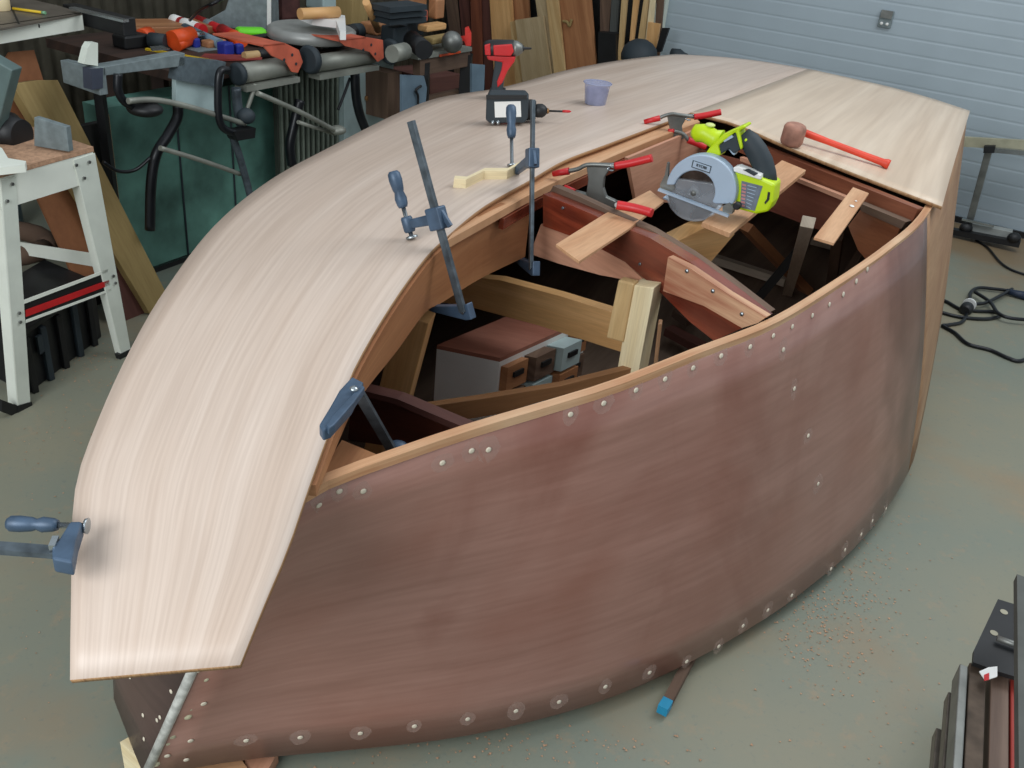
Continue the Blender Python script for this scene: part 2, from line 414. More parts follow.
# gunwale strip on near sheer
inn = []
for i in range(NS):
    d = (sheer[min(i+1, NS-1)]-sheer[max(i-1, 0)]); d.z = 0; d.normalize(); n = V((-d.y, d.x, 0)); inn.append(n)
bm = bmesh.new()
rows = [[sheer[i]-inn[i]*.006-Z*.012, sheer[i]-inn[i]*.006+Z*.004, sheer[i]+inn[i]*.013+Z*.004, sheer[i]+inn[i]*.013-Z*.024, sheer[i]-inn[i]*.006-Z*.012] for i in range(NS)]
g = grid(rows); 
for f in g.faces: f.smooth = False
bmesh.ops.recalc_face_normals(g, faces=g.faces)
part('gunwale', g, wood('gunwale_wood', (216,174,134), (180,128,90), .5, 1.5, 60, .45, c3=(228,204,170)), hull, 'pale wooden gunwale strip')
# screw plugs and resin patches
def ply_hit(x, y, tree):
    h = tree.ray_cast(EYE, ray(x, y)); return h[0], h[1]
spots_p = [(338,489),(362,489),(441,461),(470,449),(487,448),(569,413),(602,402),(634,389),(663,378),(691,367),(719,355),(748,346),(771,335),(790,326),(781,349),(792,388),(806,435),(816,483),(810,315),(827,304),(841,294),(854,281),(865,269),(875,258),(884,250),(893,241),(905,232),(246,738),(300,735),(360,731),(414,724),(467,717),(515,709),(558,700),(604,685),(648,671),(685,660),(717,645),(746,631),(772,617),(797,604),(829,568),(849,557),(864,540),(874,525),(884,508),(190,738),(203,701),(197,668),(167,753),(186,757),(317,503)]
for i, (x, y) in enumerate(spots_p):
    p, n = ply_hit(x, y, HB); k = 0
    while p is None and k < 8: k += 1; p, n = ply_hit(x-k*1.2, y-k*1.6, HB)
    if k: p, n = ply_hit(x-(k+2)*1.2, y-(k+2)*1.6, HB)
    if p is None: continue
    if n.dot(ray(x, y)) > 0: n = -n
    p = p+n*.005
    s = .0052 if y > 300 else .0062
    part('screw_plug', lathe(p, n, [(0, s), (.0012, s), (.002, s*.5)], seg=12), PLUG, hull)
    if y > 340 and x > 230:
        a = n.cross(Z).normalized(); bb = n.cross(a)
        w = .016*(.8+.5*random.random()); h = .018*(.8+.6*random.random()); bm = bmesh.new()
        vs = [bm.verts.new(p-n*.0002+a*w*math.cos(t)*(1+.2*random.random())+bb*h*math.sin(t)*(1+.2*random.random())) for t in [k*math.pi/8 for k in range(16)]]
        f = bm.faces.new(vs); part('resin_patch', bm, EPOX, hull)
for (x, y) in [(133,676),(174,690),(160,719),(146,714),(147,738),(163,716)]:
    p, n = ply_hit(x, y, FB)
    if p is None: continue
    if n.dot(ray(x, y)) > 0: n = -n
    part('screw_plug', lathe(p+n*.005, n, [(0, .004), (.0012, .004), (.002, .002)], seg=12), PLUG, hull)
for (x, y, w) in [(148,762,.012),(160,742,.009),(165,735,.01),(180,715,.011),(183,708,.008),(198,678,.009),(205,668,.007)]:
    p, n = ply_hit(x+6, y, HB)
    if p is None: continue
    if n.dot(ray(x, y)) > 0: n = -n
    part('glue_dab', blob(p-n*.001, (w, w*.6, w)), paint('dried_glue', (196,190,160), .4, var=.2, scale=80), hull)
# ------------------------------------------------------------------ deck sheets
INN = [(240,665,.715),(262,610,.74),(288,548,.765),(312,478,.80),(345,390,.84),(364,350,.86),(395,299,.885),(425,258,.905),(442,241,.912),(483,207,.925),(530,180,.93),(565,160,.93),(610,143,.93),(690,113,.925),(745,93,.915),(809,69,.90)]
NA = 81
A_in = resample([at(*p) for p in INN], NA); A_far = resample(far_edge, NA)
def sheet_rows(A, B, n, crown):
    rows = []
    for i in range(len(A)):
        r = []
        for j in range(n):
            t = j/(n-1); r.append(A[i].lerp(B[i], t)+Z*crown*min(1, i/30)*math.sin(math.pi*t))
        rows.append(r)
    return rows
g = grid(sheet_rows(A_far, A_in, 13, .012)); bmesh.ops.recalc_face_normals(g, faces=g.faces)
if sum(f.normal.z for f in g.faces) < 0: bmesh.ops.reverse_faces(g, faces=g.faces)
DA = BVHTree.FromBMesh(g)
sa = solo('plywood_sheet', g, DECK, 'long curved pale plywood deck sheet clamped along far side from bow to stern', 'plywood'); solid(sa, .009, -1, EDGE)
# near stern sheet: centreline, transom edge, overhanging near corner, front edge
NBn = 25
cl = resample([at(690,113,.927), at(745,93,.917), at(809,69,.902)], NBn)
ne = resample([at(942,207,.865), at(955,160,.86), at(970,111,.845)], NBn)
rows = []
fr = [at(690,113,.927), at(735,124,.92), at(790,148,.905), at(850,172,.89), at(905,193,.875), at(942,207,.865)]
fr = resample(fr, 15)
bk = resample([at(809,69,.902), at(850,78,.895), at(890,87,.88), at(930,98,.865), at(970,111,.845)], 15)
for i in range(NBn):
    t = i/(NBn-1); r = []
    for j in range(15):
        s = j/14
        p = cl[i].lerp(ne[i], s)+(fr[j].lerp(bk[j], t))-((cl[0].lerp(ne[0], s)).lerp(cl[-1].lerp(ne[-1], s), t))
        r.append(p+Z*.001)
    rows.append(r)
g = grid(rows); bmesh.ops.recalc_face_normals(g, faces=g.faces)
if sum(f.normal.z for f in g.faces) < 0: bmesh.ops.reverse_faces(g, faces=g.faces)
DB = BVHTree.FromBMesh(g)
DECK2 = wood('okoume_stern', (226,208,186), (206,184,160), .38, .35, 9, .15, fine=.5)
sb = solo('plywood_sheet', g, DECK2, 'short pale plywood deck sheet over near stern corner, under the mallet', 'plywood'); solid(sb, .009, -1, EDGE)
def dk(x, y, tree=None, lift=0.0):
    for t in ([tree] if tree else [DA, DB]):
        h = t.ray_cast(EYE, ray(x, y))
        if h[0] is not None: return h[0]+Z*lift
    return at(x, y, .92)
# ------------------------------------------------------------------ inner structure of the hull
# coaming board hung vertically below the sheet's inner edge
tops = [(312,478,.80),(345,390,.84),(364,350,.86),(395,299,.885),(425,258,.905),(442,241,.912),(483,207,.925),(530,190,.92)]
bots = [468, 418, 388, 350, 311, 302, 278, 256]
T = []; B = []
for (x, y, z), by in zip(tops, bots):
    p = at(x, y, z)-Z*.012; d = .02
    while pr(p-Z*d)[1] < by and d < .5: d += .003
    T.append(p); B.append(p-Z*d)
T = resample(T, 30); B = resample(B, 30)
g = grid([[T[i], T[i].lerp(B[i], .5), B[i]] for i in range(30)])
bmesh.ops.recalc_face_normals(g, faces=g.faces)
o = part('coaming_board', g, BROWN, hull, 'curved brown board under the sheet edge'); solid(o, .012, 0)
# carlin ledge
cu = [(470,214),(500,197),(530,181),(565,161),(610,144),(668,122),(692,114)]
cd = [(445,242),(497,213),(535,192),(573,174),(621,153),(668,134),(700,122)]
zc = .912
R1 = resample([at(x, y, zc) for x, y in cu], 24); R2 = resample([at(x, y, zc) for x, y in cd], 24)
g = grid([[R1[i], R2[i]] for i in range(24)]); bmesh.ops.recalc_face_normals(g, faces=g.faces)
if sum(f.normal.z for f in g.faces) < 0: bmesh.ops.reverse_faces(g, faces=g.faces)
o = part('carlin_ledge', g, TAN, hull, 'pale ledge along the deck opening'); solid(o, .018, -1)
g = grid([[R2[i]-Z*.020, R2[i]-Z*.045] for i in range(4, 24)]); bmesh.ops.recalc_face_normals(g, faces=g.faces)
o = part('carlin', g, RED, hull, 'dark red carlin under the ledge'); solid(o, .012, 0)
# crowned beam
bL = at(545, 200, .905); bR = at(762, 318, .838)
P0, N0 = vplane(bL, bR)
def bp(x, y, off=0): return onpl(x, y, P0, N0, off)
face = [(543,194),(575,207),(610,222),(650,238),(690,262),(725,288),(764,318),(714,341),(690,322),(660,292),(625,262),(590,243),(543,226)]
part('crowned_beam', slab([bp(x, y) for x, y in face], N0*.035, udir=bR-bL), RED, hull, 'red varnished crowned beam')
part('beam_cap', slab([bp(x, y, .036) for x, y in [(553,186),(580,197),(612,212),(650,229),(690,253),(727,279),(770,312),(764,318),(725,288),(690,262),(650,238),(610,222),(575,207),(548,196)]], N0*.022, udir=bR-bL), GREY, hull, 'greyish cap strip along beam top')
part('web_panel', slab([bp(x, y, .006) for x, y in [(541,224),(590,242),(625,262),(648,284),(600,275),(560,264),(530,254)]], N0*.012, udir=bR-bL), PINK, hull, 'pinkish plywood web below beam')
cleat = part('cleat', slab([bp(x, y, -.022) for x, y in [(668,257),(690,268),(728,294),(766,317),(758,323),(742,328),(704,306),(663,291)]], N0*.02, udir=bR-bL), wood('raw_cleat', (222,180,142), (168,108,80), .55, 3, 45, .4, c3=(140,76,54)), hull, 'raw pinkish cleat screwed to beam')
for (x, y) in [(687,271),(713,291),(742,314)]: part('screw', lathe(bp(x, y, -.022), -N0, [(0, .005), (.003, .004), (.0035, .001)], seg=10), CHROME, cleat)
for (x, y) in [(563,208),(640,264),(597,230)]: part('screw', lathe(bp(x, y, -.001), -N0, [(0, .004), (.003, .003)], seg=10), CHROME, hull)
# aft bulkheads and rails
a0 = at(640,168,.88); a1 = at(700,131,.88)
P1, N1 = vplane(a0, a1)
part('side_bulkhead', slab([onpl(x, y, P1, N1) for x, y in [(628,158),(705,126),(712,180),(672,203),(636,200)]], N1*.01), PINK, hull, 'pink plywood bulkhead below carlin')
a0 = at(700,133,.87); a1 = at(915,222,.83)
P2, N2 = vplane(a0, a1)
def q2(x, y, off=0): return onpl(x, y, P2, N2, off)
part('aft_beam', slab([q2(x, y, .02) for x, y in [(725,132),(790,158),(860,186),(918,209),(912,222),(856,203),(788,174),(725,146)]], N2*.03, udir=a1-a0), wood('aft_rail', (150,92,66), (112,62,44), .4, 2, 30, .4), hull, 'brown rail under the stern sheet')
part('aft_bulkhead', slab([q2(x, y) for x, y in [(700,150),(740,160),(797,181),(846,200),(822,231),(770,211),(700,188)]], N2*.01, udir=a1-a0), wood('aft_panel', (142,92,74), (108,62,50), .35, 2, 20, .5), hull, 'mahogany panel across the stern opening')
part('bulkhead_cap', slab([q2(x, y, -.008) for x, y in [(740,157),(797,178),(848,198),(846,202),(797,182),(740,161)]], N2*.02, udir=a1-a0), PINK, hull)
kn = part('corner_knee', slab([q2(x, y, -.006) for x, y in [(861,209),(901,225),(896,238),(868,262),(858,250),(848,226)]], N2*.012), wood('knee_ply', (150,96,66), (116,66,44), .3, 3, 20, .6, c3=(176,140,120)), hull, 'brown knee panel in stern corner')
part('knee_rail', slab([q2(x, y, -.02) for x, y in [(859,203),(906,222),(901,229),(861,211)]], N2*.03, udir=a1-a0), GREY, kn)
# bow frame pieces
b0 = at(345,405,.62); b1 = at(452,436,.62); P3, N3 = vplane(b0, b1)
part('bow_frame', slab([onpl(x, y, P3, N3) for x, y in [(352,392),(395,402),(466,430),(440,446),(400,448),(348,440)]], N3*.02, udir=b1-b0), wood('bow_frame_wood', (92,46,32), (60,28,20), .4, 2, 20, .3), hull, 'dark red bow frame')
part('frame_cap', slab([onpl(x, y, P3, N3, -.004) for x, y in [(352,388),(397,399),(468,429),(462,433),(394,404),(352,393)]], N3*.03, udir=b1-b0), MAG, hull)
part('breasthook', slab([at(x, y, .735) for x, y in [(311,486),(342,440),(388,459),(352,474)]], -Z*.02), BROWN, hull, 'brown triangular breasthook at the bow')
# ------------------------------------------------------------------ temporary timbers in and on the hull
def vboard(name, pts, z0, p_a, p_b, thick, mat, label, cat, bevel=.001, group=None, back=True):
    a, b_ = at(*p_a), at(*p_b); P, Nn = vplane(a, b_)
    return solo(name, slab([onpl(x, y, P, Nn) for x, y in pts], Nn*thick, udir=b_-a), mat, label, cat, group, bevel)
xb = vboard('timber_beam', [(470,277),(500,280),(560,296),(612,312),(636,320),(634,356),(608,348),(540,326),(470,307),(425,300),(425,294)], 0, (470,290,.56), (620,335,.56), .035, OAK, 'golden timber crossbeam above the drawer cabinet', 'timber')
pt = at(632, 292, .70)
def post(name, top, bot, w, d, mat, label, zt, zb):
    a = at(*top, zt); P, Nn = vplane(a, a+V((1, -.15, 0))); b_ = onpl(bot[0], bot[1], P, Nn)
    dd = (b_-a).normalized(); s = Nn.cross(dd).normalized()
    b_ = a+dd*((a.z-zb)/max(.05, -dd.z))
    return solo(name, slab([a-s*w/2, a+s*w/2, b_+s*w/2, b_-s*w/2], Nn*d, udir=dd), mat, label, 'timber', bevel=.002)
pf = [bp(x, y, -.04) for x, y in [(632,285),(654,288),(636,385),(615,382)]]
def ext(p, k): d = p[3]-p[0]; return [p[0], p[1], p[2]+(p[2]-p[1])*k, p[3]+(p[3]-p[0])*k]
kk = (pf[3].z-.06)/(pf[0].z-pf[3].z)
solo('timber_post', slab(ext(pf, kk), U*.06, udir=pf[3]-pf[0]), PINEL, 'pale square timber post standing in front of the golden crossbeam end', 'timber', bevel=.002)
solo('timber_block', slab([bp(x, y, -.045) for x, y in [(618,280),(634,284),(623,343),(606,338)]], U*.03), PINE, 'rounded pine block against left face of pale post', 'timber', bevel=.004)
post('timber_batten', (660,324), (656,360), .010, .03, TAN, 'thin upright batten just right of the pale post', .60, .3)
post('timber_post', (413,318), (392,400), .075, .06, OAK, 'golden upright post under the curved brown board', .68, .06)
vboard('timber_plank', [(424,407),(480,399),(560,386),(616,372),(640,366),(640,376),(560,396),(500,414),(440,424),(402,424)], 0, (424,410,.52), (630,368,.62), .02, wood('dim_plank', (160,116,76), (130,90,56), .6, 1.5, 20, .3), 'brown diagonal plank crossing in front of the drawer cabinet', 'timber')
st1 = solo('wood_batten', slab([at(x, y, .918) for x, y in [(556,244),(579,261),(628,229),(664,201),(650,190),(604,214)]], -Z*.007), TAN, 'flat tan batten lying across the red beam, under a spring clamp handle', 'batten', bevel=.001)
st2 = solo('wood_batten', slab([at(x, y, .895) for x, y in [(702,222),(730,233),(806,170),(782,160)]], -Z*.012), TAN, 'tan batten under the circular saw', 'batten', bevel=.001)
st2b = vboard('timber_block', [(668,246),(712,224),(735,234),(706,268)], 0, (668,250,.82), (735,238,.82), .05, OAK, 'golden timber block below the circular saw', 'timber')
st3 = solo('wood_batten', slab([at(x, y, .895) for x, y in [(814,237),(834,243),(869,193),(853,187)]], -Z*.007), TAN, 'short pinkish batten with a white glue spot near the stern sheet', 'batten', bevel=.001)
part('glue_spot', blob(at(852, 206, .897), (.006, .009, .002)), LABEL, st3)
part('glue_spot', blob(at(856, 201, .897), (.003, .004, .0015)), LABEL, st3)
# dark struts lying inside the hull
def strut(a, b_, w, mat, label):
    P = []
    for (x, y, l) in (a, b_):
        h = BB.ray_cast(EYE, ray(x, y))[0] or at(x, y, .1)
        k = (l+.03)/max(.05, (EYE.z-h.z)); P.append(h+(EYE-h)*k)
    solo('timber_strut', beam(P[0], P[1], w, .03), mat, label, 'timber', bevel=.001)
LG = wood('light_strut', (206,192,174), (176,162,144), .8, 2, 20, .3)
strut((808,222,.42), (788,292,.0), .035, LG, 'grey upright strut inside the hull left of the short batten')
strut((712,258,.02), (786,282,.02), .035, LG, 'pale lath lying on the hull bottom below the circular saw battery')
strut((745,226,.25), (806,290,.03), .05, BROWN, 'brown brace slanting down inside the hull toward the pale lath')
strut((838,236,.2), (832,282,.0), .035, GREY, 'greyish short strut under the batten with the glue spot')
strut((742,318,.05), (800,248,.2), .02, BLK, 'thin black bar slanting across the dark stern bilge')
strut((872,232,.05), (846,278,.0), .03, GREY, 'grey stick in hull below the corner knee')
strut((812,240,.0), (835,246,.0), .03, LG, 'pale scrap on hull bottom just under the short batten end')
strut((584,246,.05), (622,262,.05), .05, MAG, 'reddish offcut in hull just behind the golden crossbeam')
strut((668,330,.02), (702,348,.02), .05, MAG, 'reddish offcut in hull right of the pale post')
strut((676,312,.02), (690,322,.02), .04, GREY, 'grey scrap in the hull between the pale post and raw cleat')
strut((724,212,.3), (716,246,.0), .03, GREY, 'dim grey post seen under the circular saw')
# drawer cabinet
c0 = at(500,358,.42); c1 = at(437,345,.42); c2 = at(588,318,.42)
e1 = (c1-c0); e2 = (c2-c0); e1.z = e2.z = 0
hgt = .30
cab = thing('drawer_cabinet', 'small white parts cabinet with reddish top and rows of drawers inside the hull', 'cabinet', (c0.x, c0.y, .12))
ec = (e1+e2)/2
part('cabinet_body', slab([c0-Z*hgt, c0-Z*.012, c0+e1-Z*.012, c0+e1-Z*hgt], e2), LABEL, cab, 'white cabinet body')
part('cabinet_top', slab([c0+Z*0, c0+e1, c0+e1+e2, c0+e2], -Z*.012, udir=e1), wood('red_board', (172,112,92), (150,92,74), .6, 2, 12, .3, c3=(184,134,116)), cab, 'reddish dusty top')
e1n = e1.normalized(); e2n = e2.normalized(); wd = e2.length/4
for r in range(3):
    for k in range(4):
        dep = .02+.03*((k*7+r*3) % 3)/2 if k != 3 else .008
        p = c0+e2n*(wd*k+.006)-Z*(.028+r*.088)-e1n*.001
        q_ = [p, p+e2n*(wd-.012), p+e2n*(wd-.012)-Z*.076, p-Z*.076]
        dd = part('drawer', slab(q_, -e1n*dep), [BROWN, GREY, ICE, BROWN, GREY][(k+r) % 5], cab)
        pc = p+e2n*(wd/2-.006)-Z*.03-e1n*dep
        part('drawer_pull', slab([pc-e2n*.02-Z*.008, pc+e2n*.02-Z*.008, pc+e2n*.02+Z*.008, pc-e2n*.02+Z*.008], -e1n*.006), BLK, dd)
# ------------------------------------------------------------------ supports below hull
blk = thing('timber_block', 'pale pine block supporting the stem at the frame bottom', 'timber', at(136,760,0))
part('block_body', slab([at(x, y, .09) for x, y in [(120,742),(134,734),(172,762),(158,775)]], -Z*.09), PINEL, blk)
solo('timber_block', slab([at(x, y, .035) for x, y in [(168,766),(240,757),(252,775),(180,785)]], -Z*.035), TAN, 'flat tan offcut on the floor beneath bow, right of the stem', 'timber')
solo('timber_block', slab([at(x, y, .03) for x, y in [(244,757),(278,752),(262,780),(250,785)]], -Z*.03), PINK, 'small pink offcut on the floor beneath bow, beside the tan offcut', 'timber')
sk = thing('marked_stick', 'thin stick with blue end poking out from under the hull', 'stick', at(670,700,0))
part('stick', beam(at(700,640,.02), at(667,703,.02), .022, .022), GREY, sk)
part('blue_tip', beam(at(667.5,702,.02), at(662,711,.02), .023, .023), paint('blue_tape', (30,140,180), .5), sk, 'blue end')
# saw dust chips
bm = bmesh.new()
def chips(cx, cy, sx, sy, n, s=.003):
    for _ in range(n):
        x = random.gauss(cx, sx); y = random.gauss(cy, sy); p = at(x, y, .001)
        if pr(p)[1] < 320: continue
        r = s*(.4+random.random()); a = random.random()*6
        v = [bm.verts.new(p+V((math.cos(a+k*2.1)*r, math.sin(a+k*2.1)*r, random.random()*.002))) for k in range(3)]
        bm.faces.new(v)
chips(820,625,32,28,260); chips(800,610,60,30,160); chips(905,680,70,60,80,.0025); chips(500,748,120,12,160); chips(860,560,25,40,200)
chips(60,440,40,40,90); chips(90,360,20,12,150); chips(60,600,40,80,60,.002)
so = solo('sawdust', bm, DUST, 'pale orange sawdust scattered on the floor around the hull', 'sawdust', base=(0,0,0)); so['kind'] = 'stuff'
# ================================================================== CLAMPS
def bar_clamp(label, top, bot, pad, pdn, head, htop, plane_pt, nrm=V((0,1,0)), fixed_tip=None, edge=None):
    P = plane_pt
    if edge is not None: P, nrm = vplane(plane_pt, edge)
    g_ = lambda xy, off=0: onpl(xy[0], xy[1], P, nrm, off)
    a, b_, c, hd, ht = g_(top), g_(bot), g_(pad), g_(head), g_(htop)
    t = thing('bar_clamp', label, 'clamp', b_, None)
    part('bar', beam(a, b_, .017, .008, nrm), BAR, t, 'worn steel bar', .001)
    dirb = (a-b_).normalized()
    tt = (hd-b_).dot(dirb); hb = b_+dirb*tt
    sp = (ht-c).normalized(); sc = c+sp*((hb-c).dot(sp))
    fr = g_(head)
    # sliding head
    body = part('sliding_jaw', beam(hb-dirb*.022, hb+dirb*.022, .036, .026, nrm), BLUE, t, 'blue-grey cast jaw', .003)
    arm = beam(hb, sc, .016, .022, dirb, taper=.8); part('jaw_arm', arm, BLUE, body, None, .003)
    part('boss', lathe(sc-sp*.016, sp, [(0,.010),(.004,.012),(.028,.012),(.032,.010)], seg=16), BLUE, body)
    part('lever', beam(hb+dirb*.012+(hb-sc).normalized()*.014, hb-dirb*.02+(hb-sc).normalized()*.028, .01, .006, nrm), BLUE, body)
    part('spindle', lathe(c, sp, [(0,.013),(.004,.012),(.006,.0045),((ht-c).length*.55,.0045)], seg=14), CHROME, t, 'shiny spindle with swivel pad')
    L0 = (ht-c).length; h0 = c+sp*L0*.46; hl = L0*.54
    part('handle', lathe(h0, sp, [(0,.0085),(hl*.08,.011),(hl*.25,.0125),(hl*.42,.0095),(hl*.5,.0115),(hl*.75,.0135),(hl*.93,.0125),(hl,.008)], seg=14), BLUE, t, 'blue grooved handle')
    # fixed jaw
    if fixed_tip:
        ft_ = g_(fixed_tip)
        pd = slab([b_+dirb*.018+(b_-ft_).normalized()*.016, b_-dirb*.016+(b_-ft_).normalized()*.016, b_-dirb*.018, ft_-dirb*.004, ft_+dirb*.008, b_+dirb*.012], nrm*.018)
        fj = part('fixed_jaw', pd, BLUE, t, 'blue-grey fixed jaw', .002)
        part('rivet', lathe(b_-nrm*.001, -nrm, [(0,.005),(.003,.004)], seg=10), CHROME, fj)
    return t
pA = dk(412,240,DA)
bar_clamp('tall blue-grey bar clamp tilting left, on the deck edge before the golden crossbeam', (411,121), (463,312), (412,238), None, (434,219), (393,171), pA, fixed_tip=(430,310), edge=at(453,246,.925))
pB = dk(512,168,DA)
bar_clamp('upright bar clamp pressing a bent offcut to the deck, in front of the black drill', (533,100), (531,268), (512,166), None, (533,158), (511,105), pB, fixed_tip=(513,259), edge=at(536,203,.925))
# clamp D at the bow, lying horizontally
zD = .775
pD = at(83,525,zD)
t = thing('bar_clamp', 'horizontal bar clamp gripping the left bow edge of the deck sheet', 'clamp', at(60,550,zD))
part('bar', beam(at(-40,545,zD), at(66,553,zD), .017, .008), BAR, t, 'steel bar')
dj = part('sliding_jaw', slab([at(x, y, zD+.012) for x, y in [(52,545),(58,540),(70,521),(82,521),(76,540),(72,562),(52,558)]], -Z*.024), BLUE, t, 'blue-grey cast jaw', .003)
part('lever', beam(at(56,538,zD+.01), at(52,548,zD+.01), .008, .008), CHROME, dj)
ax = (at(86,525,zD)-at(20,523,zD)).normalized()
part('spindle', lathe(at(88,526,zD), -ax, [(0,.011),(.004,.010),(.006,.004),(.07,.004)], seg=14), CHROME, t, 'spindle with swivel pad')
h0 = at(58,525,zD); hl = (at(58,525,zD)-at(8,522,zD)).length
part('handle', lathe(h0, -ax, [(0,.007),(hl*.08,.009),(hl*.3,.0105),(hl*.42,.0075),(hl*.5,.0095),(hl*.75,.011),(hl*.93,.0105),(hl,.007)], seg=14), BLUE, t, 'blue grooved handle')
# clamp C: jaw on deck edge, bar dropping inside
pC = dk(340,405,DA)
t = thing('bar_clamp', 'bar clamp with blue jaw flat on deck edge, its bar hanging into the hull', 'clamp', at(395,452,.62))
zc_ = pC.z+.022
jw = part('fixed_jaw', slab([at(x, y, zc_) for x, y in [(319,424),(323,430),(331,427),(352,404),(362,385),(364,382),(352,376),(339,390),(330,406)]], -Z*.018), BLUE, t, 'blue jaw with ribbed edges', .003)
part('jaw_rib', slab([at(x, y, zc_+.004) for x, y in [(326,424),(333,414),(346,400),(362,384),(365,387),(354,402),(335,424),(329,428)]], -Z*.012), BLUE, jw, None, .002)
part('rivet', blob(at(354,389,zc_+.006), (.006,.006,.004)), CHROME, jw)
cb0 = at(357,390,.855); cb1 = at(393,452,.66)
part('bar', beam(cb0, cb1, .017, .008, RT.cross(cb1-cb0)), BAR, t, 'dark steel bar')
part('sliding_jaw', blob(at(398,448,.66), (.02,.016,.014)), BLUE, t, 'blue jaw end at bottom of bar')
# spring clamps
def spring_clamp(label, z, upper_tip, up_mid, up_handle, body, low_handle, low_tip, P, n=V((0,1,0)), lz=None):
    g_ = lambda xy, off=0: onpl(xy[0], xy[1], P, n, off)
    t = thing('spring_clamp', label, 'clamp', g_(up_mid[0]), 'red-tipped spring clamps')
    part('upper_arm', tube([g_(p) for p in [upper_tip[1]]+up_mid+[up_handle[0]]], .0055), STEEL, t, 'bent steel arm')
    part('jaw_tip', tube([g_(p) for p in upper_tip], [.007,.009], smooth=False), RUBY, t, 'red jaw tip')
    part('handle_sleeve', tube([g_(p) for p in up_handle], [.009,.0095], smooth=True), RUBY, t, 'red plastic grip')
    part('body_plate', slab([g_(p) for p in body], n*.016), STEEL, t, 'steel body plate', .002)
    lh = [at(p[0], p[1], lz) if lz else g_(p) for p in low_handle]
    if low_handle: part('handle_sleeve', tube(lh, [.010,.010], smooth=True), RUBY, t, 'red plastic grip')
    if low_handle: part('lower_arm', tube([g_(body[-2]), g_(body[-1]) , g_(low_handle[0])] if False else [g_(low_tip[1]), g_(body[len(body)//2]), lh[0]], .006), STEEL, t, 'steel arm')
    if low_tip: part('jaw_tip', tube([g_(p) for p in low_tip], [.007,.007], smooth=False), RUBY, t, 'red jaw tip')
    sp_ = g_(body[len(body)//2-1], .008)
    part('spring_coil', tube([g_(body[1], -.002)+(g_(body[3])-g_(body[1]))*(k/18)+RT*.009*math.cos(k*1.57)+UP*.003*math.sin(k*1.57) for k in range(10)], .0016, smooth=True, seg=6), CHROME, t)
    return t
Pq = at(595,170,.925)
spring_clamp('spring clamp on the opening edge, its lower grip over the flat tan batten', .9, [(553,174),(569,171)], [(578,169),(587,165),(602,165)], [(615,166),(632,163),(652,158)], [(586,164),(615,164),(609,170),(604,178),(603,188),(606,197),(619,203),(617,209),(600,205),(590,200),(586,194),(588,180)], [(617,205),(634,208),(652,213)], [(564,187),(575,192)], at(595,172,.95), V((.3,1,0)).normalized(), lz=.945)
Pq = at(672,122,.94)
spring_clamp('spring clamp at the centreline joint next to the saw motor', .9, [(644,122),(660,118)], [(664,116),(672,114),(680,115)], [(694,117),(707,115),(721,112)], [(667,115),(692,115),(686,119),(682,126),(683,134),(686,138),(680,140),(672,138),(670,130)], [(688,140),(696,143),(706,147)], [(668,131),(674,131)], Pq)
# bent offcut under clamp
sg = [(454,186),(466,187),(484,178),(507,178),(516,173),(529,166)]
cpts = [dk(x, y, DA, .011) for x, y in sg]
bm = bmesh.new()
L_ = [pr(p) for p in cpts]
up_ = [p+V((0,.011,0)) for p in cpts]; dn_ = [p-V((0,.011,0)) for p in cpts]
g = grid([[dn_[i]-Z*.011, dn_[i]+Z*.011, up_[i]+Z*.011, up_[i]-Z*.011, dn_[i]-Z*.011] for i in range(len(cpts))])
for f in g.faces: f.smooth = False
bmesh.ops.holes_fill(g, edges=g.edges); bmesh.ops.recalc_face_normals(g, faces=g.faces)
solo('wood_offcut', g, PINEL, 'crooked pale pine offcut lying on deck under the upright clamp', 'offcut', bevel=.001)
# ================================================================== CIRCULAR SAW
s_a = at(646,187,.925); s_b = at(728,216,.905)
PS, NSW = vplane(s_a, s_b)
def K(x, y, off=0.0): return onpl(660+x/6.4, 100+y/6.4, PS, NSW, off)
def circ(cx, cy, r, a0, a1, n=28): return [(cx+r*math.cos(math.radians(a0+(a1-a0)*i/n)), cy-r*math.sin(math.radians(a0+(a1-a0)*i/n))) for i in range(n+1)]
saw = thing('circular_saw', 'lime green and grey cordless circular saw resting on battens over the hull', 'saw', K(230,640))
outer = circ(262,575,225,-24,172)
inner = circ(218,585,132,150,-30)
part('upper_guard', slab([K(x, y, -.012) for x, y in outer+[(90,545)]+inner+[(350,665)]], NSW*.03), LGUARD, saw, 'pale blue-grey blade guard', .003)
part('blade', slab([K(x, y, .004) for x, y in circ(222,590,172,0,360,48)[:-1]], NSW*.0025), BLADE, saw, 'round steel blade')
lg = slab([K(x, y, -.006) for x, y in circ(226,590,190,150,372,36)], NSW*.016)
part('lower_guard', lg, CLR, saw, 'clear plastic lower guard', .002)
hub = part('arbor', lathe(K(222,590,.003), -NSW, [(0,.014),(.006,.013),(.0065,.007),(.012,.006),(.0125,.001)]), STEEL, saw, 'steel blade washer and bolt')
part('shoe', beam(K(60,600,.07), K(440,742,.07), .09, .004), LGUARD, saw, 'metal base shoe')
part('shoe_edge', beam(K(-8,572,-.025), K(440,742,-.025), .012, .005), LGUARD, saw)
part('depth_bracket', slab([K(x, y, -.01) for x, y in [(0,540),(30,480),(45,400),(55,405),(50,490),(90,520),(95,570),(60,590),(0,570)]], NSW*.01), STEEL, saw, 'grey depth bracket')
part('rear_bracket', slab([K(x, y, -.02) for x, y in [(400,680),(440,660),(470,690),(460,730),(400,720)]], NSW*.02), STEEL, saw)
part('knob', lathe(K(500,672,-.02), -NSW, [(0,.009),(.012,.009),(.016,.006)]), BLK, saw)
mt_a = K(245,215,.05); mt_b = K(350,250,.05)
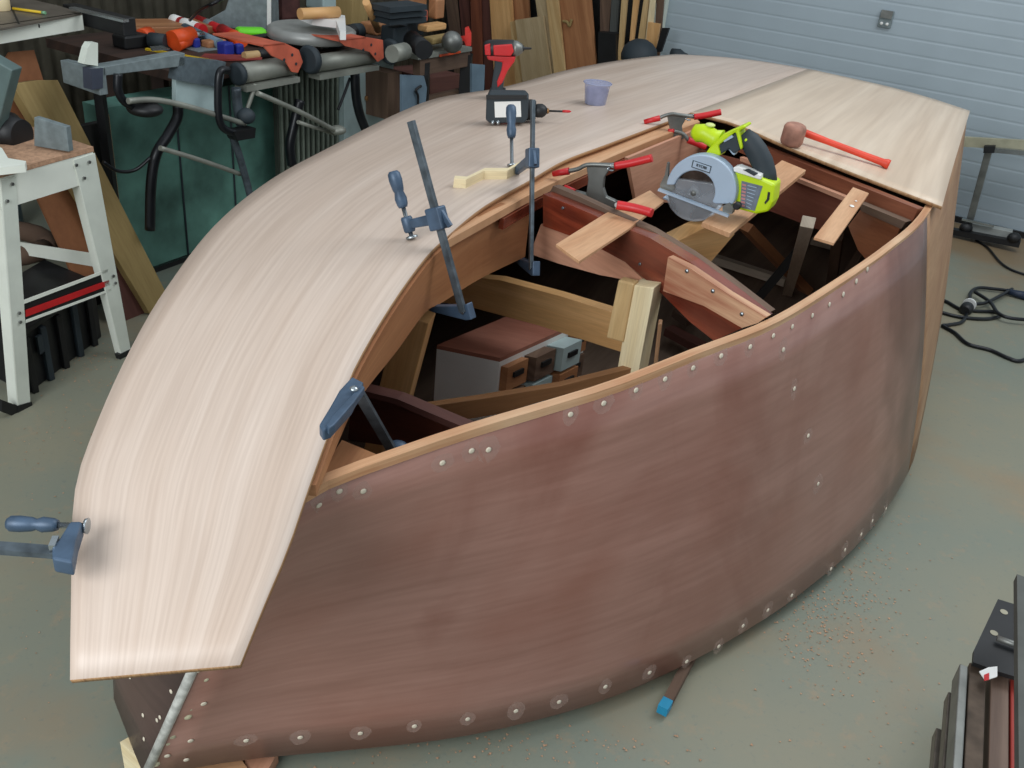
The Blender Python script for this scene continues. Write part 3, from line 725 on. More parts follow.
part('motor_housing', tube([K(205,220,.05), K(232,212,.05), K(290,212,.05), K(340,245,.05), K(385,262,.05)], [.009,.021,.022,.021,.026], smooth=False, seg=18), LIME, saw, 'lime motor housing')
part('vent_cap', blob(K(322,160,.05), (.012,.012,.005)), paint('pale_lime', (226,238,150), .4), saw)
part('gear_case', slab([K(x, y, .02) for x, y in [(285,348),(312,310),(400,222),(540,158),(552,176),(505,198),(530,308),(512,322),(482,206),(372,292),(388,348),(366,372)]], NSW*.05), LIME, saw, 'lime upper housing', .005)
part('grip_panel', slab([K(x, y, .026) for x, y in [(372,292),(488,204),(514,320),(470,345),(440,315),(386,348)]], NSW*.04), CHAR, saw, 'charcoal side panel', .003)
part('grip_badge', slab([K(x, y, .022) for x, y in [(400,255),(460,225),(470,238),(412,270)]], NSW*.004), LGUARD, saw)
part('trigger', slab([K(x, y, .03) for x, y in [(434,312),(450,304),(488,334),(476,356),(460,348)]], NSW*.02), LGUARD, saw, 'pale trigger', .002)
hp_ = [K(535,215,.045), K(575,262,.045), K(620,330,.045), K(655,400,.045), K(680,470,.045), K(690,530,.045)]
part('rear_handle', tube(hp_, [.016,.023,.025,.025,.023,.022], seg=16, smooth=False), CHAR, saw, 'charcoal rubber rear handle')
for (x, y) in [(552,257),(592,290),(628,328)]: part('grip_dot', blob(K(x, y, .026), (.004,.003,.004)), LIME, saw, 'lime dot')
bt = part('battery', slab([K(x, y, .01) for x, y in [(462,480),(478,448),(650,500),(735,540),(722,655),(692,716),(612,732),(486,698)]], NSW*.06), LIME, saw, 'lime battery housing', .006)
part('warning_label', slab([K(x, y, .0085) for x, y in [(522,518),(656,552),(606,710),(512,688)]], NSW*.002), GLAB, bt, 'grey warning label')
for i in range(7):
    y0 = 535+i*22; x0 = 526-i*1.5
    part('label_line', slab([K(x0, y0, .0075), K(x0+26, y0+7, .0075), K(x0+24, y0+19, .0075), K(x0-2, y0+12, .0075)], NSW*.001), paint('label_red', (190,130,130), .5), bt)
    part('label_line', slab([K(x0+34, y0+10, .0075), K(x0+92-i*5, y0+25, .0075), K(x0+92-i*5, y0+29, .0075), K(x0+34, y0+14, .0075)], NSW*.001), LGUARD, bt)
part('battery_slot', slab([K(x, y, .008) for x, y in [(690,588),(704,592),(698,640),(672,668),(668,655),(684,632)]], NSW*.003), BLK, bt, 'black slot')
part('battery_latch', slab([K(x, y, .0) for x, y in [(468,432),(500,425),(645,482),(642,512),(560,486),(470,458)]], NSW*.03), LABEL, saw, 'white top plate', .002)
part('latch_grip', slab([K(x, y, -.002) for x, y in [(530,446),(560,445),(622,474),(600,486)]], NSW*.01), CHAR, saw)
def text(s, c, xdir, ydir, size, mat, parent, name='lettering', label=None):
    cu = bpy.data.curves.new('lettering', 'FONT'); cu.body = s; cu.size = size; cu.align_x = 'CENTER'; cu.align_y = 'CENTER'; cu.extrude = .0004; cu.offset = size*.015
    to = bpy.data.objects.new('tmp', cu); COL.objects.link(to); dg = bpy.context.evaluated_depsgraph_get(); dg.update()
    me = bpy.data.meshes.new_from_object(to.evaluated_get(dg)); bpy.data.objects.remove(to)
    x = V(xdir).normalized(); z = x.cross(V(ydir)).normalized(); y = z.cross(x)
    M = Matrix((x, y, z)).transposed().to_4x4(); M.translation = V(c)-BASE[parent]
    me.transform(M); me.materials.clear(); me.materials.append(mat)
    o = bpy.data.objects.new(name, me); COL.objects.link(o); o.parent = parent; BASE[o] = BASE[parent]
    if label: o['label'] = label
ug = [o for o in saw.children if o.name.startswith('upper_guard')][0]
part('badge', slab([K(x, y, -.0135) for x, y in [(210,385),(330,425),(318,470),(200,430)]], NSW*.001), CHAR, ug, 'dark brand badge')
part('badge_field', slab([K(x, y, -.0145) for x, y in [(216,391),(324,428),(315,463),(207,427)]], NSW*.0008), LGUARD, ug)
tx = K(330,426,0)-K(210,386,0)
text('RYOBI', K(265,427,-.016), tx, Z, .0092*1.0, BLK, ug, 'lettering', 'RYOBI in black letters')
# ================================================================== MALLET
zM = dk(786,143,DB)
ml = thing('rubber_mallet', 'rubber mallet with orange handle lying on the stern deck sheet', 'mallet', zM)
mp_, mn = dk(790,146,DB,0.0), V((0,1,0))
ha = dk(800,143,DB,.034); hb_ = dk(888,169,DB,.013)
axh = (hb_-ha).normalized(); hax = (Z*1.0+axh*.15-RT*.1).normalized()
hc = dk(790,146,DB,.0)
part('head', lathe(hc+Z*.002, hax, [(0,.022),(.004,.030),(.012,.034),(.055,.034),(.063,.030),(.067,.022)]), RUBB, ml, 'worn brownish rubber head')
part('handle', tube([hc+Z*.036+axh*.018, ha, ha.lerp(hb_,.3), ha.lerp(hb_,.7), hb_-axh*.02, hb_-axh*.008, hb_], [.012,.012,.0095,.010,.011,.015,.014], smooth=False, seg=14), paint('orange_red_grip', (226,70,44), .45, var=.06), ml, 'orange-red handle')
# ================================================================== DRILLS AND CUP
pp0 = dk(500,126,DA); PD = pp0; nD = V((0,1,0))
def G(x, y, off=0): return onpl(380+x/3.2, y/3.2, PD, nD, off)
dr1 = thing('cordless_drill', 'black cordless drill lying on the deck with its white-labelled battery facing out', 'drill', pp0)
bt = part('battery', slab([G(x, y, 0) for x, y in [(340,312),(350,300),(462,302),(474,315),(472,380),(462,394),(350,394),(338,384)]], nD*.06), CHAR, dr1, 'dark battery pack', .004)
part('battery_rim', slab([G(x, y, -.006) for x, y in [(340,305),(470,305),(470,318),(340,318)]], nD*.008), BLK, bt)
part('label', slab([G(x, y, -.002) for x, y in [(366,326),(450,324),(452,374),(368,376)]], nD*.002), LABEL, bt, 'white label')
part('motor_body', lathe(G(440,350,.07), G(500,352,.07)-G(440,350,.07), [(0,.026),(.02,.030),(.045,.03),(.055,.026)]), BLK, dr1)
part('chuck', lathe(G(496,354,.06), G(560,355,.06)-G(496,354,.06), [(0,.017),(.008,.020),(.022,.020),(.030,.015),(.036,.008)]), BLK, dr1, 'black chuck')
part('collar', lathe(G(535,355,.06), G(560,355,.06)-G(535,355,.06), [(0,.009),(.006,.006)]), BRASS, dr1)
part('drill_bit', lathe(G(540,355,.06), G(600,357,.06)-G(540,355,.06), [(0,.003),(.05,.003),(.058,.001)], seg=8), BLK, dr1, 'thin drill bit')
part('bit_tip', lathe(G(584,356,.06), G(620,357,.06)-G(584,356,.06), [(0,.004),(.02,.004),(.026,.001)], seg=8), RUBY, dr1, 'red bit sleeve')
for x in (360, 377): part('belt_stud', lathe(G(x, 398, .002), Z, [(0,.004),(.004,.005),(.012,.004)]), CHROME, dr1)
pp1 = dk(492,100,DA)
PD2 = pp1
def G2(x, y, off=0): return onpl(380+x/3.2, y/3.2, PD2, nD, off)
dr2 = thing('impact_driver', 'red and black impact driver standing on its battery behind the black drill', 'drill', pp1)
axb = (G2(430,155,0)-G2(340,155,0)).normalized()
kx = (G2(430,155)-G2(330,155)).length
part('rear_body', lathe(G2(332,155,.03), axb, [(0,.017),(.006,.024),(.02,.027),(kx*.35,.028),(kx*.95,.027),(kx,.024)]), BLK, dr2, 'black motor body')
part('side_cover', slab([G2(x, y, 0) for x, y in [(334,145),(352,140),(354,178),(336,176)]], nD*.01), RUBY, dr2, 'red end cover', .002)
part('side_cover', slab([G2(x, y, -.001) for x, y in [(362,146),(422,142),(428,166),(418,180),(364,178)]], nD*.03), RUBY, dr2, 'red side cover', .003)
part('nose', lathe(G2(428,155,.03), axb, [(0,.026),(.012,.024),(.026,.015),(.03,.011)]), STEEL, dr2, 'grey tapered nose')
part('chuck', lathe(G2(452,155,.03), axb, [(0,.010),(.008,.009),(.01,.005),(.03,.0035),(.034,.002)]), BLK, dr2)
part('handle', slab([G2(x, y, .012) for x, y in [(366,178),(408,182),(404,215),(396,260),(390,312),(352,312),(360,250),(366,210)]], nD*.034), CHAR, dr2, 'charcoal handle', .006)
part('red_frame', slab([G2(x, y, .008) for x, y in [(340,178),(434,182),(430,198),(408,228),(392,265),(376,282),(374,262),(388,225),(392,200),(345,192)]], nD*.04), RUBY, dr2, 'red grip frame', .004)
part('battery', slab([G2(x, y, .0) for x, y in [(346,296),(398,296),(400,330),(344,330)]], nD*.08), BLK, dr2, 'black battery', .004)
pc_ = dk(595,104,DA)
cup = thing('plastic_cup', 'small frosted bluish plastic cup standing on the deck', 'cup', pc_)
part('cup_wall', lathe(pc_+Z*.001, Z, [(0,.034),(.002,.035),(.062,.042),(.066,.046),(.068,.046)]), CUP, cup, None)
part('cup_rim', tube([pc_+Z*.068+V((math.cos(a)*.046, math.sin(a)*.046, 0)) for a in [k*math.pi/12 for k in range(25)]], .0018, smooth=False, seg=6), CUP, cup)
part('contents', lathe(pc_+Z*.004, Z, [(0,.031),(.045,.037)]), paint('grey_violet', (130,134,176), .7, var=.3, scale=80), cup, 'bluish screws heaped in cup')
for (x, y, z, r) in [(385,239,.01,1),(480,200,.005,1)]: pass
# ================================================================== LEFT: BAND SAW STAND
fa = at(18,412,0); fb_ = at(126,356,0)
PF, NF = vplane(fa, fb_)
def Q(x, y, off=0): return onpl(x, y, PF, NF, off)
std = thing('saw_stand', 'white steel saw stand with splayed legs and a black and red stripe at the left', 'stand', fa)
def leg(pts, lab=None):
    o = part('leg', slab([Q(x, y) for x, y in pts], NF*.004), WHITED, std, lab, .001)
    return o
leg1 = leg([(0,180),(16,176),(31,408),(18,414)])
part('leg_flange', slab([Q(0,180), Q(18,414), Q(18,414)-W*.045, Q(0,180)-W*.05], U*.004), WHITE, leg1)
leg2 = leg([(74,160),(95,153),(131,350),(122,356)])
part('leg_flange', slab([Q(74,160), Q(122,356), Q(122,356)+BN*.03-U*.0, Q(74,160)+BN*.04], -U*.003), WHITE, leg2)
part('foot', slab([Q(18,406,-.004), Q(32,402,-.004), Q(33,413,-.004), Q(18,418,-.004)], NF*.02), BLK, leg1, 'black rubber foot')
part('foot', slab([Q(18,406,-.002), Q(2,400,-.002), Q(2,412,-.002), Q(18,418,-.002)], NF*.02), BLK, leg1, 'black rubber foot')
part('foot', slab([Q(119,355,-.004), Q(132,349,-.004), Q(133,355,-.004), Q(121,361,-.004)], NF*.02), BLK, leg2, 'black rubber foot')
part('top_rail', slab([Q(x, y, .002) for x, y in [(0,178),(93,152),(93,182),(78,186),(14,206),(0,210)]], NF*.004), WHITE, std, 'cream top rail')
part('end_rail', slab([Q(0,178,.002), Q(0,178,.002)-W*.5, Q(0,178,.002)-W*.5-Z*.08, Q(0,178,.002)-Z*.08], U*.003), WHITE, std)
part('stripe_rail', slab([Q(x, y, .003) for x, y in [(24,303),(108,272),(111,290),(26,322)]], NF*.004), BLK, std, 'black lower rail')
part('red_stripe', slab([Q(x, y, .0) for x, y in [(26,310),(109,280),(110,285),(26,317)]], NF*.002), RUBY, std, 'red stripe')
part('rail_lip', slab([Q(x, y, .0) for x, y in [(24,300),(108,269),(108,272),(24,304)]], NF*.002), WHITE, std)
part('rail_lip', slab([Q(x, y, .0) for x, y in [(26,320),(111,289),(111,291),(26,323)]], NF*.002), WHITE, std)
eb = Q(106,262,.02); ea = onpl(20,248,eb,U)
part('cross_rail', beam(ea, eb, .004, .045), WHITE, std, 'white cross rail')
for (x, y) in [(76,165),(89,162),(84,178),(12,184),(7,201),(113,276),(115,283),(19,313),(20,322)]:
    part('bolt', lathe(Q(x, y, -.002), -NF, [(0,.005),(.004,.005)], seg=8), STEEL, std)
ztop = Q(80,156).z
saw_t = [at(-30,190,ztop+.012), at(93,151,ztop+.012)]
tb = solo('saw_base_board', slab([Q(-60,196)+Z*.002, Q(94,152)+Z*.002, Q(94,152)+Z*.002+BN*.32, Q(-60,196)+Z*.002+BN*.32], Z*.014), DUST, 'board covered with sawdust on top of the white saw stand', 'board')
z2 = ztop+.018
mach = thing('band_saw', 'grey and white band saw with black motor standing on the white stand', 'band saw', at(10,150,z2))
gp = at(68,153,z2); P4, N4 = vplane(gp, at(33,146,z2))
part('motor_plate', slab([onpl(x, y, P4, N4) for x, y in [(34,117),(66,127),(69,152),(34,146)]], N4*.02), GPL, mach, 'grey end plate', .002)
part('motor', lathe(onpl(-14,128,P4,N4,.02), (gp-at(33,146,z2)), [(0,.05),(.01,.06),(.085,.06),(.10,.05),(.13,.045)]), BLK, mach, 'black motor')
part('casting_foot', slab([at(x, y, z2+.02) for x, y in [(-20,138),(2,148),(8,158),(26,161),(25,165),(-20,170)]], -Z*.02), WHITE, mach, 'cream casting foot')
zt = 1.02
part('column', beam(at(6,62,zt-.06), at(-14,140,z2), .05, .07), paint('grey_green', (96,116,114), .5), mach, 'grey-green column', .004)
tbl = part('saw_table', slab([at(-60,40,zt), at(82,13,zt), at(60,6,zt), at(0,-8,zt), at(-60,-10,zt)], -Z*.006), paint('grey_table', (116,108,98), .4, .3, .15), mach, 'grey table top')
ta, tb_ = at(-60,34,zt), at(82,13,zt); 
part('table_edge', slab([ta, tb_, tb_-Z*.052, ta-Z*.052], vplane(ta, tb_)[1]*.008), WHITE, mach, 'cream table edge')
tc_ = at(56,5,zt); part('table_edge', slab([tb_, tc_, tc_-Z*.042, tb_-Z*.042], -W*.006), WHITE, mach)
part('slot', slab([at(18,24,zt+.0005), at(20,24,zt+.0005), at(12,6,zt+.0005), at(10,6,zt+.0005)], Z*.0006), BLK, mach)
for (x, y) in [(39,26)]: part('bolt', blob(onpl(x, y, ta, vplane(ta,tb_)[1]), (.003,.003,.006)), BLK, mach)
part('fence_rail', beam(at(70,12,zt-.02), at(130,27,zt-.02), .05, .055), BLK, mach, 'black fence rail', .003)
part('rail_top', beam(at(72,8,zt+.012), at(126,21,zt+.012), .022, .008), CHROME, mach, 'bright rail edge')
pcl = solo('pencil', tube([at(13,8.5,zt+.006), at(42,12.5,zt+.006)], .0045, smooth=False, seg=6), YEL, 'yellow pencil lying on the grey saw table', 'pencil')
part('ferrule', lathe(at(42,12.5,zt+.006), at(46,13,zt+.006)-at(42,12.5,zt+.006), [(0,.005),(.012,.005)]), paint('green_ferrule', (120,170,130), .4), pcl)
solo('roll_of_tape', lathe(at(0,10,zt), Z, [(0,.03),(.002,.032),(.05,.032),(.052,.03)]), PINEL, 'cream cylinder at the far left edge of saw table', 'roll')
# leaning planks
def lean(name, pts, off, mat, label, cat='plank', t=.02, n=None):
    return solo(name, slab([Q(x, y, off) if n is None else onpl(x, y, n[0], n[1], off) for x, y in pts], NF*t), mat, label, cat, bevel=.001)
lp0 = at(145,312,.02); 
NL = (BN-V((0,0,.22))).normalized()
def ql(x, y, off=0): return onpl(x, y, lp0, NL, off)
solo('timber_plank', slab([ql(x, y) for x, y in [(12,84),(38,80),(58,80),(168,296),(150,314)]], NL*.045, udir=ql(168,296)-ql(58,80)), OLIVE, 'thick old yellowish plank leaning behind the white saw stand', 'plank', bevel=.002)
solo('hardboard_panel', slab([ql(x, y, .055) for x, y in [(2,66),(10,52),(34,50),(44,82),(118,262),(80,290),(2,120)]], NL*.012), MDF, 'brown hardboard panel leaning behind the yellowish plank', 'board')
solo('timber_plank', slab([ql(x, y, .03) for x, y in [(112,262),(128,258),(150,312),(118,330),(108,290)]], NL*.02), MAG, 'short reddish board standing near the right leg of the saw stand', 'plank')
# tool box under stand
ta_ = at(30,396,0); tb2 = at(104,338,0)
tbx = thing('tool_case', 'black ribbed plastic tool case on the floor under the saw stand', 'case', ta_)
hh = .20; dv = (tb2-ta_)
part('case_body', slab([ta_+BN*.01, tb2+BN*.01, tb2+BN*.01+Z*hh, ta_+BN*.01+Z*hh], BN*.25), BLK, tbx, None, .006)
for k in range(5):
    p = ta_+dv*(.06+.2*k); part('case_rib', beam(p+BN*.005, p+BN*.005+Z*hh*.96, .03, .02, U), CHAR if k % 2 else BLK, tbx, None, .003)
part('case_latch', slab([ta_+dv*.18-BN*.006+Z*.11, ta_+dv*.3-BN*.006+Z*.11, ta_+dv*.3-BN*.006+Z*.17, ta_+dv*.18-BN*.006+Z*.17], BN*.012), CHAR, tbx)
part('case_lid', slab([ta_+Z*hh-BN*.005, tb2+Z*hh-BN*.005, tb2+Z*hh+BN*.27, ta_+Z*hh+BN*.27], Z*.02), BLK, tbx, None, .004)
# items seen through the stand
solo('tyre', tube([at(40,262,.24)+V((math.cos(a)*.18, math.sin(a)*.13, 0))-W*.25 for a in [k*math.pi/10 for k in range(21)]], .035, seg=12, smooth=False), GREY, 'dusty brown hoop lying behind the saw stand', 'hoop')
solo('metal_tin', lathe(at(56,240,.02)-W*.3, Z, [(0,.05),(.25,.05),(.26,.04)]), BGP, 'dusty blue-grey tin behind the saw stand', 'tin')
# ================================================================== WORKBENCH AREA
def B_(x, y, off=0.0): return bpl(x, y, off)
TOPZ = .80
# steel bench frame at left
fr_ = thing('steel_bench', 'grey steel bench frame with open corner in front of the teal cabinet', 'bench', V((B_(100,80).x, B_(100,80).y, 0)))
part('side_rail', slab([B_(103,67), B_(185,53), B_(185,66), B_(103,76)], BN*.05), GPL, fr_, 'grey side rail', .002)
q0 = B_(97,68); zq = q0.z; pA_ = at(60,60,zq); q1 = V((pA_.x, pA_.y, zq))
part('end_rail', slab([q0, q1, q1-Z*.07, q0-Z*.085], U*.03), GPL, fr_, 'grey end rail', .002)
part('corner_cap', slab([B_(91,69,-.004), B_(103,68,-.004), B_(103,88,-.004), B_(92,90,-.004)], BN*.04), paint('dark_slate', (64,70,84), .5), fr_, 'dark corner cap')
part('bracket', slab([B_(84,64,.02), B_(88,48,.02), B_(91,43,.02), B_(98,43,.02), B_(98,66,.02)], BN*.03), WHITED, fr_, 'pale upright bracket')
cz = B_(110,80,.03)
for (x, y) in [(99,88)]:
    p = B_(x, y, .19); part('leg', beam(p, V((p.x, p.y, 0)), .03, .03), BLKM, fr_)
# teal cabinets under the bench
tc1 = B_(104,86,.28); tr1 = B_(276,86,.28)
def cabz(o, x): p = B_(x, 120, o); return V((p.x, p.y, 0))
cabt = thing('steel_cabinet', 'large teal steel cabinet under the left bench', 'cabinet', cabz(.3,180))
x0 = cabz(.3,106); x1 = cabz(.3,278)
part('cabinet_body', slab([x0+Z*.02, x1+Z*.02, x1+Z*.68, x0+Z*.68], BN*.12), TEAL, cabt, 'teal body')
for k in (.36, .68):
    p = x0.lerp(x1, k)-BN*.004; part('door_seam', beam(p+Z*.03, p+Z*.68, .006, .006), CHAR, cabt)
part('yellow_edge', beam(x0+Z*.02-BN*.006, x0+Z*.66-BN*.006, .012, .012), OAK, cabt, 'yellowish left edge')
part('plinth', slab([x0, x1, x1+Z*.03, x0+Z*.03], BN*.1), BLK, cabt)
part('drawer', slab([B_(176,79,.02), B_(221,85,.02), B_(220,114,.02), B_(176,104,.02)], BN*.02), ICE, fr_, 'pale drawer front')
part('end_panel', slab([B_(180,57,.0), B_(226,62,.0), B_(222,88,.0), B_(176,80,.0)], BN*.04), paint('slate_panel', (88,100,106), .6, var=.15, scale=50), fr_, 'slate grey end panel')
# near-black sheet added to stand for the shaded void left of cabinet
solo('void_sheet', slab([cabz(.22,55)+Z*0, cabz(.22,106)+Z*0, cabz(.22,106)+Z*.66, cabz(.22,55)+Z*.66], BN*.03), DARKB, 'black sheet standing in for the shaded void left of the teal cabinet', 'board')
# bench top
ta0 = B_(150,68,.0); bt0 = V((ta0.x, ta0.y, TOPZ))
A0 = at(150,66,TOPZ); A1 = at(470,42,TOPZ)
A0 = PB+U*((A0-PB).dot(U)); A1 = PB+U*1.35
A0.z = A1.z = TOPZ
bench = thing('workbench', 'long cluttered dark workbench running along the corrugated wall', 'bench', V((A0.x, A0.y, 0)))
part('bench_top', slab([A0+BN*.12, A1+BN*.12, A1+BN*.9, A0+BN*.9], -Z*.035, udir=U), DKW, bench, 'dark bench top')
for s in (.2, 1.2):
    p = A0+U*s+BN*.8; part('leg', beam(p-Z*.03, V((p.x, p.y, 0)), .06, .06), DKW, bench)
    p = A0+U*s+BN*.5; part('leg', beam(p-Z*.03, V((p.x, p.y, 0)), .05, .05), DKW, bench)
for nm, x, y, sx, sy, sz, m_, lab, ct in [
 ('black_box', 132, 47, .12, .08, .05, BLK, 'small black box at the far left end of the workbench', 'charger'),
 ('grey_sheet', 205, 49, .14, .08, .004, GPL, 'flat grey sheet lying among the bench tools', 'sheet'),
 ('drill_case', 262, 45, .12, .06, .04, BLK, 'small black case behind the wood-handled chisel', 'case'),
 ('wooden_block', 214, 47, .10, .05, .03, BROWN, 'brown block lying between the blue blocks on the bench', 'block'),
 ('metal_block', 394, 44, .10, .08, .08, CHAR, 'dark metal block right of the rusty block', 'block'),
 ('brown_box', 412, 10, .14, .1, .12, BROWN, 'brown box behind the dark slotted trays', 'box'),
 ('steel_block', 330, 47, .16, .05, .02, STEEL, 'worn steel strip under the white disc machine', 'strip'),
 ('pale_box', 322, 8, .12, .12, .14, ICE, 'pale blue box on back of the bench above the white arm', 'box'),
]:
    c_ = at(x, y, .80); q_a = V((U.y, -U.x, 0))
    solo(nm, slab([c_-U*sx/2-q_a*sy/2, c_+U*sx/2-q_a*sy/2, c_+U*sx/2+q_a*sy/2, c_-U*sx/2+q_a*sy/2], Z*sz), m_, lab, ct, bevel=min(.008, sz*.3))
# folding clamp benches: pairs of roller jaws with orange brackets, tube legs
def jawbench(lab, cyl, brk, disc, base, off=0):
    t = thing('clamping_bench', lab, 'bench', V((B_(*base).x, B_(*base).y, 0)), 'folding clamping benches')
    a, b_ = B_(*cyl[0], off), B_(*cyl[1], off)
    part('jaw_roll', tube([a, b_], cyl[2], smooth=False, seg=20), ALU, t, 'dusty grey roll jaw')
    part('jaw_channel', beam(a-Z*(cyl[2]+.012)-BN*.01, b_-Z*(cyl[2]+.012)-BN*.01, .06, .02), ALU, t)
    d = (b_-a).normalized()
    part('end_cap', lathe(a-d*.012, d, [(0,cyl[2]*.8),(.003,cyl[2]*1.12),(.02,cyl[2]*1.12)]), CHAR, t, 'black end cap')
    bk_ = part('bracket', slab([B_(x, y, off-.05) for x, y in brk], BN*.006), ORGP, t, 'orange perforated bracket', .001)
    part('bracket', slab([B_(brk[0][0], brk[0][1], off-.05), B_(brk[1][0], brk[1][1], off-.05), B_(brk[1][0], brk[1][1], off-.05)+BN*.25, B_(brk[0][0], brk[0][1], off-.05)+BN*.25], -Z*.006), ORGP, t, 'orange bracket top')
    cx_ = sum(p[0] for p in brk)/len(brk); cy_ = sum(p[1] for p in brk)/len(brk)
    for dx, dy in ((-3,2),(5,-3),(9,6)): part('bolt_hole', lathe(B_(cx_+dx, cy_+dy, off-.0515), -BN, [(0,.006),(.001,.006)], seg=10), CHAR, bk_)
    part('side_disc', lathe(B_(*disc, off-.04), d, [(0,.045),(.012,.055),(.03,.05)]), CHAR, t, 'black disc')
    return t
j1 = jawbench('first clamping bench from the left, with orange bracket beside the green gadget', ((238,74),(292,65),.036), [(262,45),(285,43),(299,50),(303,62),(298,73),(292,72),(286,62),(272,56)], (307,60), (300,90))
j2 = jawbench('second clamping bench from the left, its orange bracket below the white disc', ((312,64),(372,55),.034), [(338,40),(366,37),(383,40),(384,58),(378,62),(370,52),(345,46)], (388,52), (380,80))
part('tube_leg', tube([B_(228,70,-.06), B_(220,72,-.06), B_(218,90,-.06), B_(219,118,-.06), B_(226,130,-.06), B_(243,134,-.06)], .014), BLKM, j1, 'black bent tube')
part('foot_pad', slab([B_(234,132,-.08), B_(256,128,-.08), B_(255,138,-.08), B_(238,141,-.08)], BN*.05), BLK, j1)
part('tube_leg', tube([B_(231,133,-.03), B_(240,158,-.03), B_(250,195,-.03), B_(254,215,-.03)], .014), BAR, j1, 'grey tube leg')
part('tube_leg', tube([B_(236,88,-.02), B_(238,110,-.02), B_(242,130,-.02)], .018), BAR, j1)
part('brace', tube([B_(257,93,-.04), B_(300,112,-.04), B_(340,133,-.04)], .010), ALU, j1, 'grey brace')
part('brace', tube([B_(298,122,-.02), B_(335,134,-.02)], .008), ALU, j1)
part('brace', tube([B_(255,84,-.03), B_(252,95,-.03), B_(246,112,-.03)], .008), ALU, j1)
part('knuckle', blob(B_(246,116,-.05), (.035,.03,.03)), CHAR, j1)
part('knuckle', blob(B_(338,130,-.04), (.035,.03,.02)), ALU, j1)
part('tube_leg', tube([B_(118,74,-.02), B_(118,90,-.02), B_(124,101,-.02), B_(136,108,-.02)], .014), BLKM, fr_, 'black bent tube')
part('foot_pad', blob(B_(145,109,-.03), (.06,.05,.025)), BLK, fr_)
part('cross_tube', tube([B_(128,101,-.05), B_(155,100,-.05), B_(190,107,-.05), B_(245,124,-.05)], .010), ALU, fr_, 'grey cross tube')
part('tube_leg', tube([B_(178,106,.03), B_(177,118,.03), B_(168,135,.03), B_(156,155,.03), B_(151,185,.03), B_(150,230,.03)], .018), BLKM, fr_, 'black bent tube')
part('cross_tube', tube([B_(160,148,-.02), B_(200,160,-.02), B_(240,174,-.02)], .009), ALU, fr_, 'grey cross tube')
part('hose', tube([B_(103,162,0), B_(118,171,0), B_(135,170,0), B_(150,158,0)], .006), BLKM, fr_)
part('tube_leg', tube([B_(355,72,-.02), B_(356,95,-.02), B_(360,115,-.02), B_(368,135,-.02)], .020), BLKM, j2, 'black bent tube')
part('tube_leg', tube([B_(300,100,.02), B_(294,125,.02), B_(290,145,.02), B_(292,165,.02)], .020), BLKM, j2, 'black bent tube')
part('cable', tube([B_(350,78,0), B_(345,92,0), B_(338,110,0)], .006), BLKM, j2)
# ribbed radiator panel and pale panel
ra, rb = cabz(.22,277), cabz(.22,338)
rad = thing('ribbed_panel', 'pale green ribbed metal panel under the clamping benches', 'panel', ra)
part('panel_back', slab([ra, rb, rb+Z*.74, ra+Z*.74], BN*.02), paint('dark_green_grey', (60,66,58), .6), rad)
nrb = 12
for k in range(nrb):
    p = ra.lerp(rb, (k+.5)/nrb); part('rib', beam(p+Z*.02-BN*.006, p+Z*.72-BN*.006, .018, .012, U), RIB, rad, None, .003)
pa, pb = cabz(.18,344), cabz(.18,392)
pn = thing('metal_locker', 'pale blue-white metal locker with bronze knobs under the second clamping bench', 'locker', pa)
part('panel_body', slab([pa, pb, pb+Z*.76, pa+Z*.76], BN*.05), ICE, pn)
for (x, y) in [(366,98),(374,101)]:
    part('knob', lathe(onpl(x, y, pa, BN), -BN, [(0,.012),(.01,.012),(.014,.008)]), BRASS, pn)
# second dark bench to the right with clutter
def boxpx(name, x0, y0, x1, y1, off, t, mat, label, cat, par=None, bevel=.002):
    pts = [B_(x0, y0, off), B_(x1, y0+(x1-x0)*-.12, off), B_(x1, y1+(x1-x0)*-.12, off), B_(x0, y1, off)]
    bmq = slab(pts, BN*t)
    return part(name, bmq, mat, par, None, bevel) if par else solo(name, bmq, mat, label, cat, bevel=bevel)
wb2 = thing('machine_bench', 'dark wooden machine bench at the right end of the bench row', 'bench', V((B_(440,100,-.05).x, B_(440,100,-.05).y, 0)))
part('apron', slab([B_(420,58,-.05), B_(470,50,-.05), B_(470,66,-.05), B_(420,76,-.05)], BN*.04), GREY, wb2, 'worn wooden apron')
part('bench_top', slab([B_(418,55,-.06), B_(472,47,-.06), B_(472,51,-.06), B_(418,60,-.06)], BN*.5), ALU, wb2, 'grey edge')
part('orange_strip', slab([B_(440,55,-.065), B_(461,51,-.065), B_(461,53,-.065), B_(440,57,-.065)], BN*.004), ORG, wb2)
for x, y in ((467,54), (424,62)):
    p = B_(x, y, -.03); part('leg', beam(p, V((p.x, p.y, 0)), .055, .055), BLK, wb2)
part('lower_rail', slab([B_(425,98,-.02), B_(468,88,-.02), B_(468,98,-.02), B_(425,108,-.02)], BN*.03), GREY, wb2)
hp1 = solo('hanging_plate', slab([B_(402,75,-.12), B_(424,76,-.12), B_(427,88,-.12), B_(425,113,-.12), B_(402,116,-.12)], BN*.012), BGP, 'blue-grey plate with black hook left of the machine bench', 'plate')
part('hook', tube([B_(421,86,-.13), B_(416,90,-.13), B_(418,96,-.13), B_(418,104,-.13)], .006, seg=6), BLK, hp1, 'black hook')
solo('hanging_plate', slab([B_(472,64,-.12), B_(485,65,-.12), B_(484,92,-.12), B_(472,98,-.12)], BN*.012), BGP, 'narrow blue-grey plate behind the impact driver', 'plate')
boxpx('storage_box', 388,73,402,120,.05,.2, GREY, 'narrow greyish wooden box between pale panel and blue-grey plate', 'box')
boxpx('wooden_crate', 430,78,462,100,.25,.3, MAG, 'dark reddish crate beneath the machine bench', 'crate')
